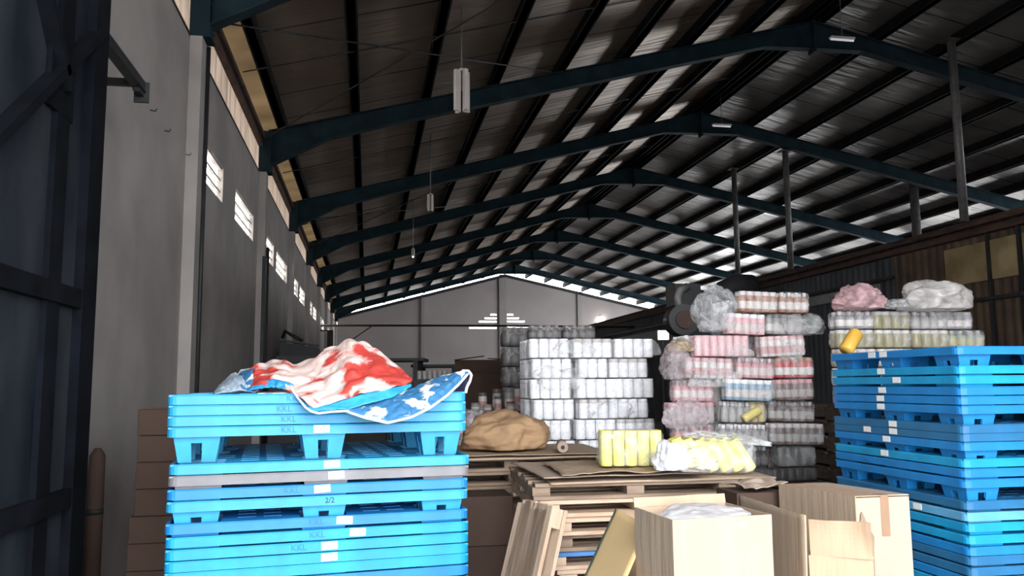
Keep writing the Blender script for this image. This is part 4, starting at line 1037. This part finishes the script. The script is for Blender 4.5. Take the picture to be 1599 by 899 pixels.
# ------------------------------------------------------------------ middle distance goods
def table(px0, px1, ytop, d, hgt, label, dpt=.8, n=0):
    a, b = at(px0, ytop, d), at(px1, ytop, d); z = a.z; L_ = (b-a).length
    r = empty('work_table', (a.x, a.y, 0), math.atan2(b.y-a.y, b.x-a.x)); tag(r, label, 'table')
    bm = bmesh.new(); bx(bm, 0, L_, 0, dpt, z-.04, z); link('table_top', fin(bm, steel_dark), r)
    for x in (0.02, L_-.06):
        for y in (.02, dpt-.06):
            bm = bmesh.new(); bx(bm, x, x+.04, y, y+.04, 0, z-.04); link('leg', fin(bm, steel_dark), r)
    bm = bmesh.new(); bx(bm, .02, L_-.02, .1, dpt-.1, .3, .33); link('shelf', fin(bm, steel_dark), r)
    return r, L_, z
r, L_, z = table(735, 860, 642, 9.0, 1, 'low dark table of jars behind the tarpaulin tip')
Rm = Matrix.Rotation(r.rotation_euler.z, 3, 'Z')
for i, (u, v_, zz_, bd, cp_, rad, hh_) in enumerate([(.05, .1, 0, 'dimwhite', 'grey', .05, .09), (.18, .12, 0, 'dimwhite', 'dimwhite', .05, .07), (.30, .1, 0, 'offwhite', 'dimgrey', .04, .16), (.44, .1, 0, 'dimwhite', 'brown', .05, .10), (.56, .12, 0, 'offwhite', 'dimwhite', .045, .12), (.70, .12, 0, 'dimwhite', 'grey', .045, .14),
        (.12, .34, 0, 'offwhite', 'dimgrey', .05, .2), (.28, .36, 0, 'dimwhite', 'brown', .05, .24), (.42, .34, 0, 'dimwhite', 'grey', .05, .25), (.52, .36, 0, 'offwhite', 'dimgrey', .045, .3), (.64, .34, 0, 'dimwhite', 'brown', .05, .22), (.76, .33, 0, 'dimgrey', 'dimwhite', .05, .26)]):
    p = r.location+Rm@Vector((u, v_, 0)); o = link('storage_jar', bottle('jar', bd, cp_, rad, hh_), None, (p.x, p.y, z+zz_)); tag(o, '%s jar with %s lid on the dark table, %s of the %s line' % ({'dimwhite': 'greyish white', 'offwhite': 'cream white', 'dimgrey': 'dark grey'}[bd], {'dimgrey': 'dark', 'dimwhite': 'pale'}.get(cp_, cp_), ordn[i % 6] if i % 6 else 'first', 'front' if i < 6 else 'rear'), 'jar', 'jars on the table behind the tarpaulin')
gk = 0
def far_pack(px, py, d, nx, ny, bd, cp_, fm, label, rr=.045, hh_=.2, shape='bottle'):
    q = at(px, py, d); t = pack((q.x, q.y, q.z), nx, ny, shape, bd, cp_, fm, label, None, r=rr, h=hh_); return t
# low dark packs between tarp and white stack, on a plinth of cartons
q = at(782, 672, 7.4)
for i in range(5):
    tag(box('brown_carton', card_dark, (-.22, .22, -.2, .35, 0, .218), None, (q.x+.06, q.y, i*.22), bevel=.004), 'brown carton under the dark packs left of the white stack, %s from below' % ('first', 'second', 'third', 'fourth', 'fifth')[i], 'box', 'brown cartons left of the white stack')
zq = 1.10
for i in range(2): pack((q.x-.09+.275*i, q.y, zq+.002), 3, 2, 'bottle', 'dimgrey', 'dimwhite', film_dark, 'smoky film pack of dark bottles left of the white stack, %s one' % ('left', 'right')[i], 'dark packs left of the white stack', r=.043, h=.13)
for i in range(1): pack((q.x+.03, q.y, zq+.147), 5, 2, 'tub', 'dimwhite', 'dimgrey', film_dark, 'dim film pack of pale jars lying on the dark packs', None, r=.041, h=.08)
q = at(742, 690, 5.4)
q = at(735, 650, 7.2)
for i in range(3):
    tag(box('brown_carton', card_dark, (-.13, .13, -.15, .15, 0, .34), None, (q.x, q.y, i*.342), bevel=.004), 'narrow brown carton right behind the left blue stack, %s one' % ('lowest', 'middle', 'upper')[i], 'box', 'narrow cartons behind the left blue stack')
pack((q.x, q.y, 1.03), 3, 2, 'bottle', 'brown', 'pink', film_pink, 'dull pink film pack just right of the left blue stack', 'dull pink packs', r=.042, h=.18)
pack((q.x, q.y, 1.22), 3, 2, 'bottle', 'lilac', 'grey', film_dark, 'dull lilac film pack just right of the left blue stack', 'dull pink packs', r=.042, h=.16)
# dark stack left of the white packs, farther back
q = at(822, 600, 10.5)
for i in range(9):
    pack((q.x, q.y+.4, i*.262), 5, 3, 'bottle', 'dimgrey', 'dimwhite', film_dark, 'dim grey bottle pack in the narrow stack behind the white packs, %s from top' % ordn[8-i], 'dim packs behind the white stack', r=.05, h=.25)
# big brown carton far back
for k, (px0, px1, yt, d, lb) in enumerate(((710, 812, 562, 13, 'large brown carton in the distance left of the white packs'), (700, 830, 585, 12.2, 'wide low brown carton in front of the large distant one'))):
    a, b = at(px0, yt, d), at(px1, yt, d); L_ = (b-a).length
    r = empty('large_carton', (a.x, a.y, 0), math.atan2(b.y-a.y, b.x-a.x)); tag(r, lb, 'box')
    bm = bmesh.new(); bx(bm, 0, L_, 0, .6, 0, a.z); link('body', fin(bm, card_dark), r)
    bm = bmesh.new(); bar(bm, (0, 0, a.z), (L_*.45, .0, a.z+.06), .3, .006); bar(bm, (L_, .3, a.z), (L_*.5, .3, a.z+.03), .3, .006); link('flap', fin(bm, card_dark), r)
# dark benches and racks near the left wall at the back
for k, (px0, px1, yt, d, lb) in enumerate(((596, 652, 559, 14, 'long dark bench in the distance behind the red tarpaulin'), (650, 712, 569, 15, 'dark bench farther right in the distance with white tubs'))):
    a, b = at(px0, yt, d), at(px1, yt, d); L_ = (b-a).length
    r = empty('dark_bench', (a.x, a.y, 0), math.atan2(b.y-a.y, b.x-a.x)); tag(r, lb, 'bench')
    bm = bmesh.new(); bx(bm, -.1, L_+.1, 0, .9, a.z-.05, a.z); link('bench_top', fin(bm, steel_dark), r)
    for x in (0, L_-.08):
        bm = bmesh.new(); bx(bm, x, x+.08, .02, .88, 0, a.z-.05); link('leg', fin(bm, steel_dark), r)
    bm = bmesh.new(); bx(bm, 0, L_, .1, .8, .4, a.z-.35); link('cabinet', fin(bm, black_p), r)
for i in range(6):
    q = at(655+i*8, 580+(i % 2)*7, 11.7); q.z = at(652, 592, 11.6).z; o = link('white_tub', bottle('tub', 'dimwhite', 'dimgrey', .034, .12), None, q)
    tag(o, 'small greyish tub in the distance, %s from the left between tarpaulin and brown carton' % (ordn[i] if i else 'first'), 'tub', 'distant greyish tubs')
q0 = at(652, 592, 11.6); q1 = at(700, 592, 11.6)
tag(box('low_rack', steel_dark, (0, (q1-q0).length+.1, -.1, .4, 0, q0.z-.0), None, (q0.x-.05, q0.y, 0), math.atan2(q1.y-q0.y, q1.x-q0.x)), 'low dark rack carrying the distant greyish tubs', 'rack')
# machine cabinet at the left wall
a, b = at(428, 533, 17), at(494, 529, 17); a.x = -1.8
r = empty('dark_machine', (a.x, a.y, 0), 0); tag(r, 'dark machine cabinet with sloping lid by the left wall, above the tarpaulin', 'machine')
L_ = b.x-a.x
bm = bmesh.new(); v = []
for y in (0, 1.4):
    v += [bm.verts.new((x, y, z)) for x, z in ((0, 0), (L_, 0), (L_, a.z-.12), (0, a.z))]
for f in ((0, 1, 2, 3), (5, 4, 7, 6), (1, 5, 6, 2), (4, 0, 3, 7), (3, 2, 6, 7), (0, 4, 5, 1)): bm.faces.new([v[i] for i in f])
link('cabinet', fin(bm, steel_dark), r)
bm = bmesh.new(); bar(bm, (.0, -.02, a.z+.03), (L_+.05, -.02, a.z-.08), .3, .03); link('lid', fin(bm, black_p), r)
bm = bmesh.new(); bx(bm, L_*.55, L_*.75, -.02, 0, a.z-.55, a.z-.45); link('panel', fin(bm, lampmetal), r)
bm = bmesh.new(); tube(bm, [(.02, .4, a.z+.10), (.08, .3, a.z+.24), (.2, .2, a.z+.16), (.45, .2, a.z+.02)], .035, 8); link('hose', fin(bm, black_p), r)
a = at(430, 560, 14.5)
a.x = -1.7; r = empty('dark_machine', (a.x, a.y, 0), 0); tag(r, 'lower black machine block in front of the dark cabinet', 'machine')
bm = bmesh.new(); bx(bm, 0, 1.1, 0, .8, 0, a.z-.1); link('block', fin(bm, black_p), r)
bm = bmesh.new(); bx(bm, .1, .9, .05, .7, a.z-.1, a.z+.05); link('hood', fin(bm, steel_dark), r)
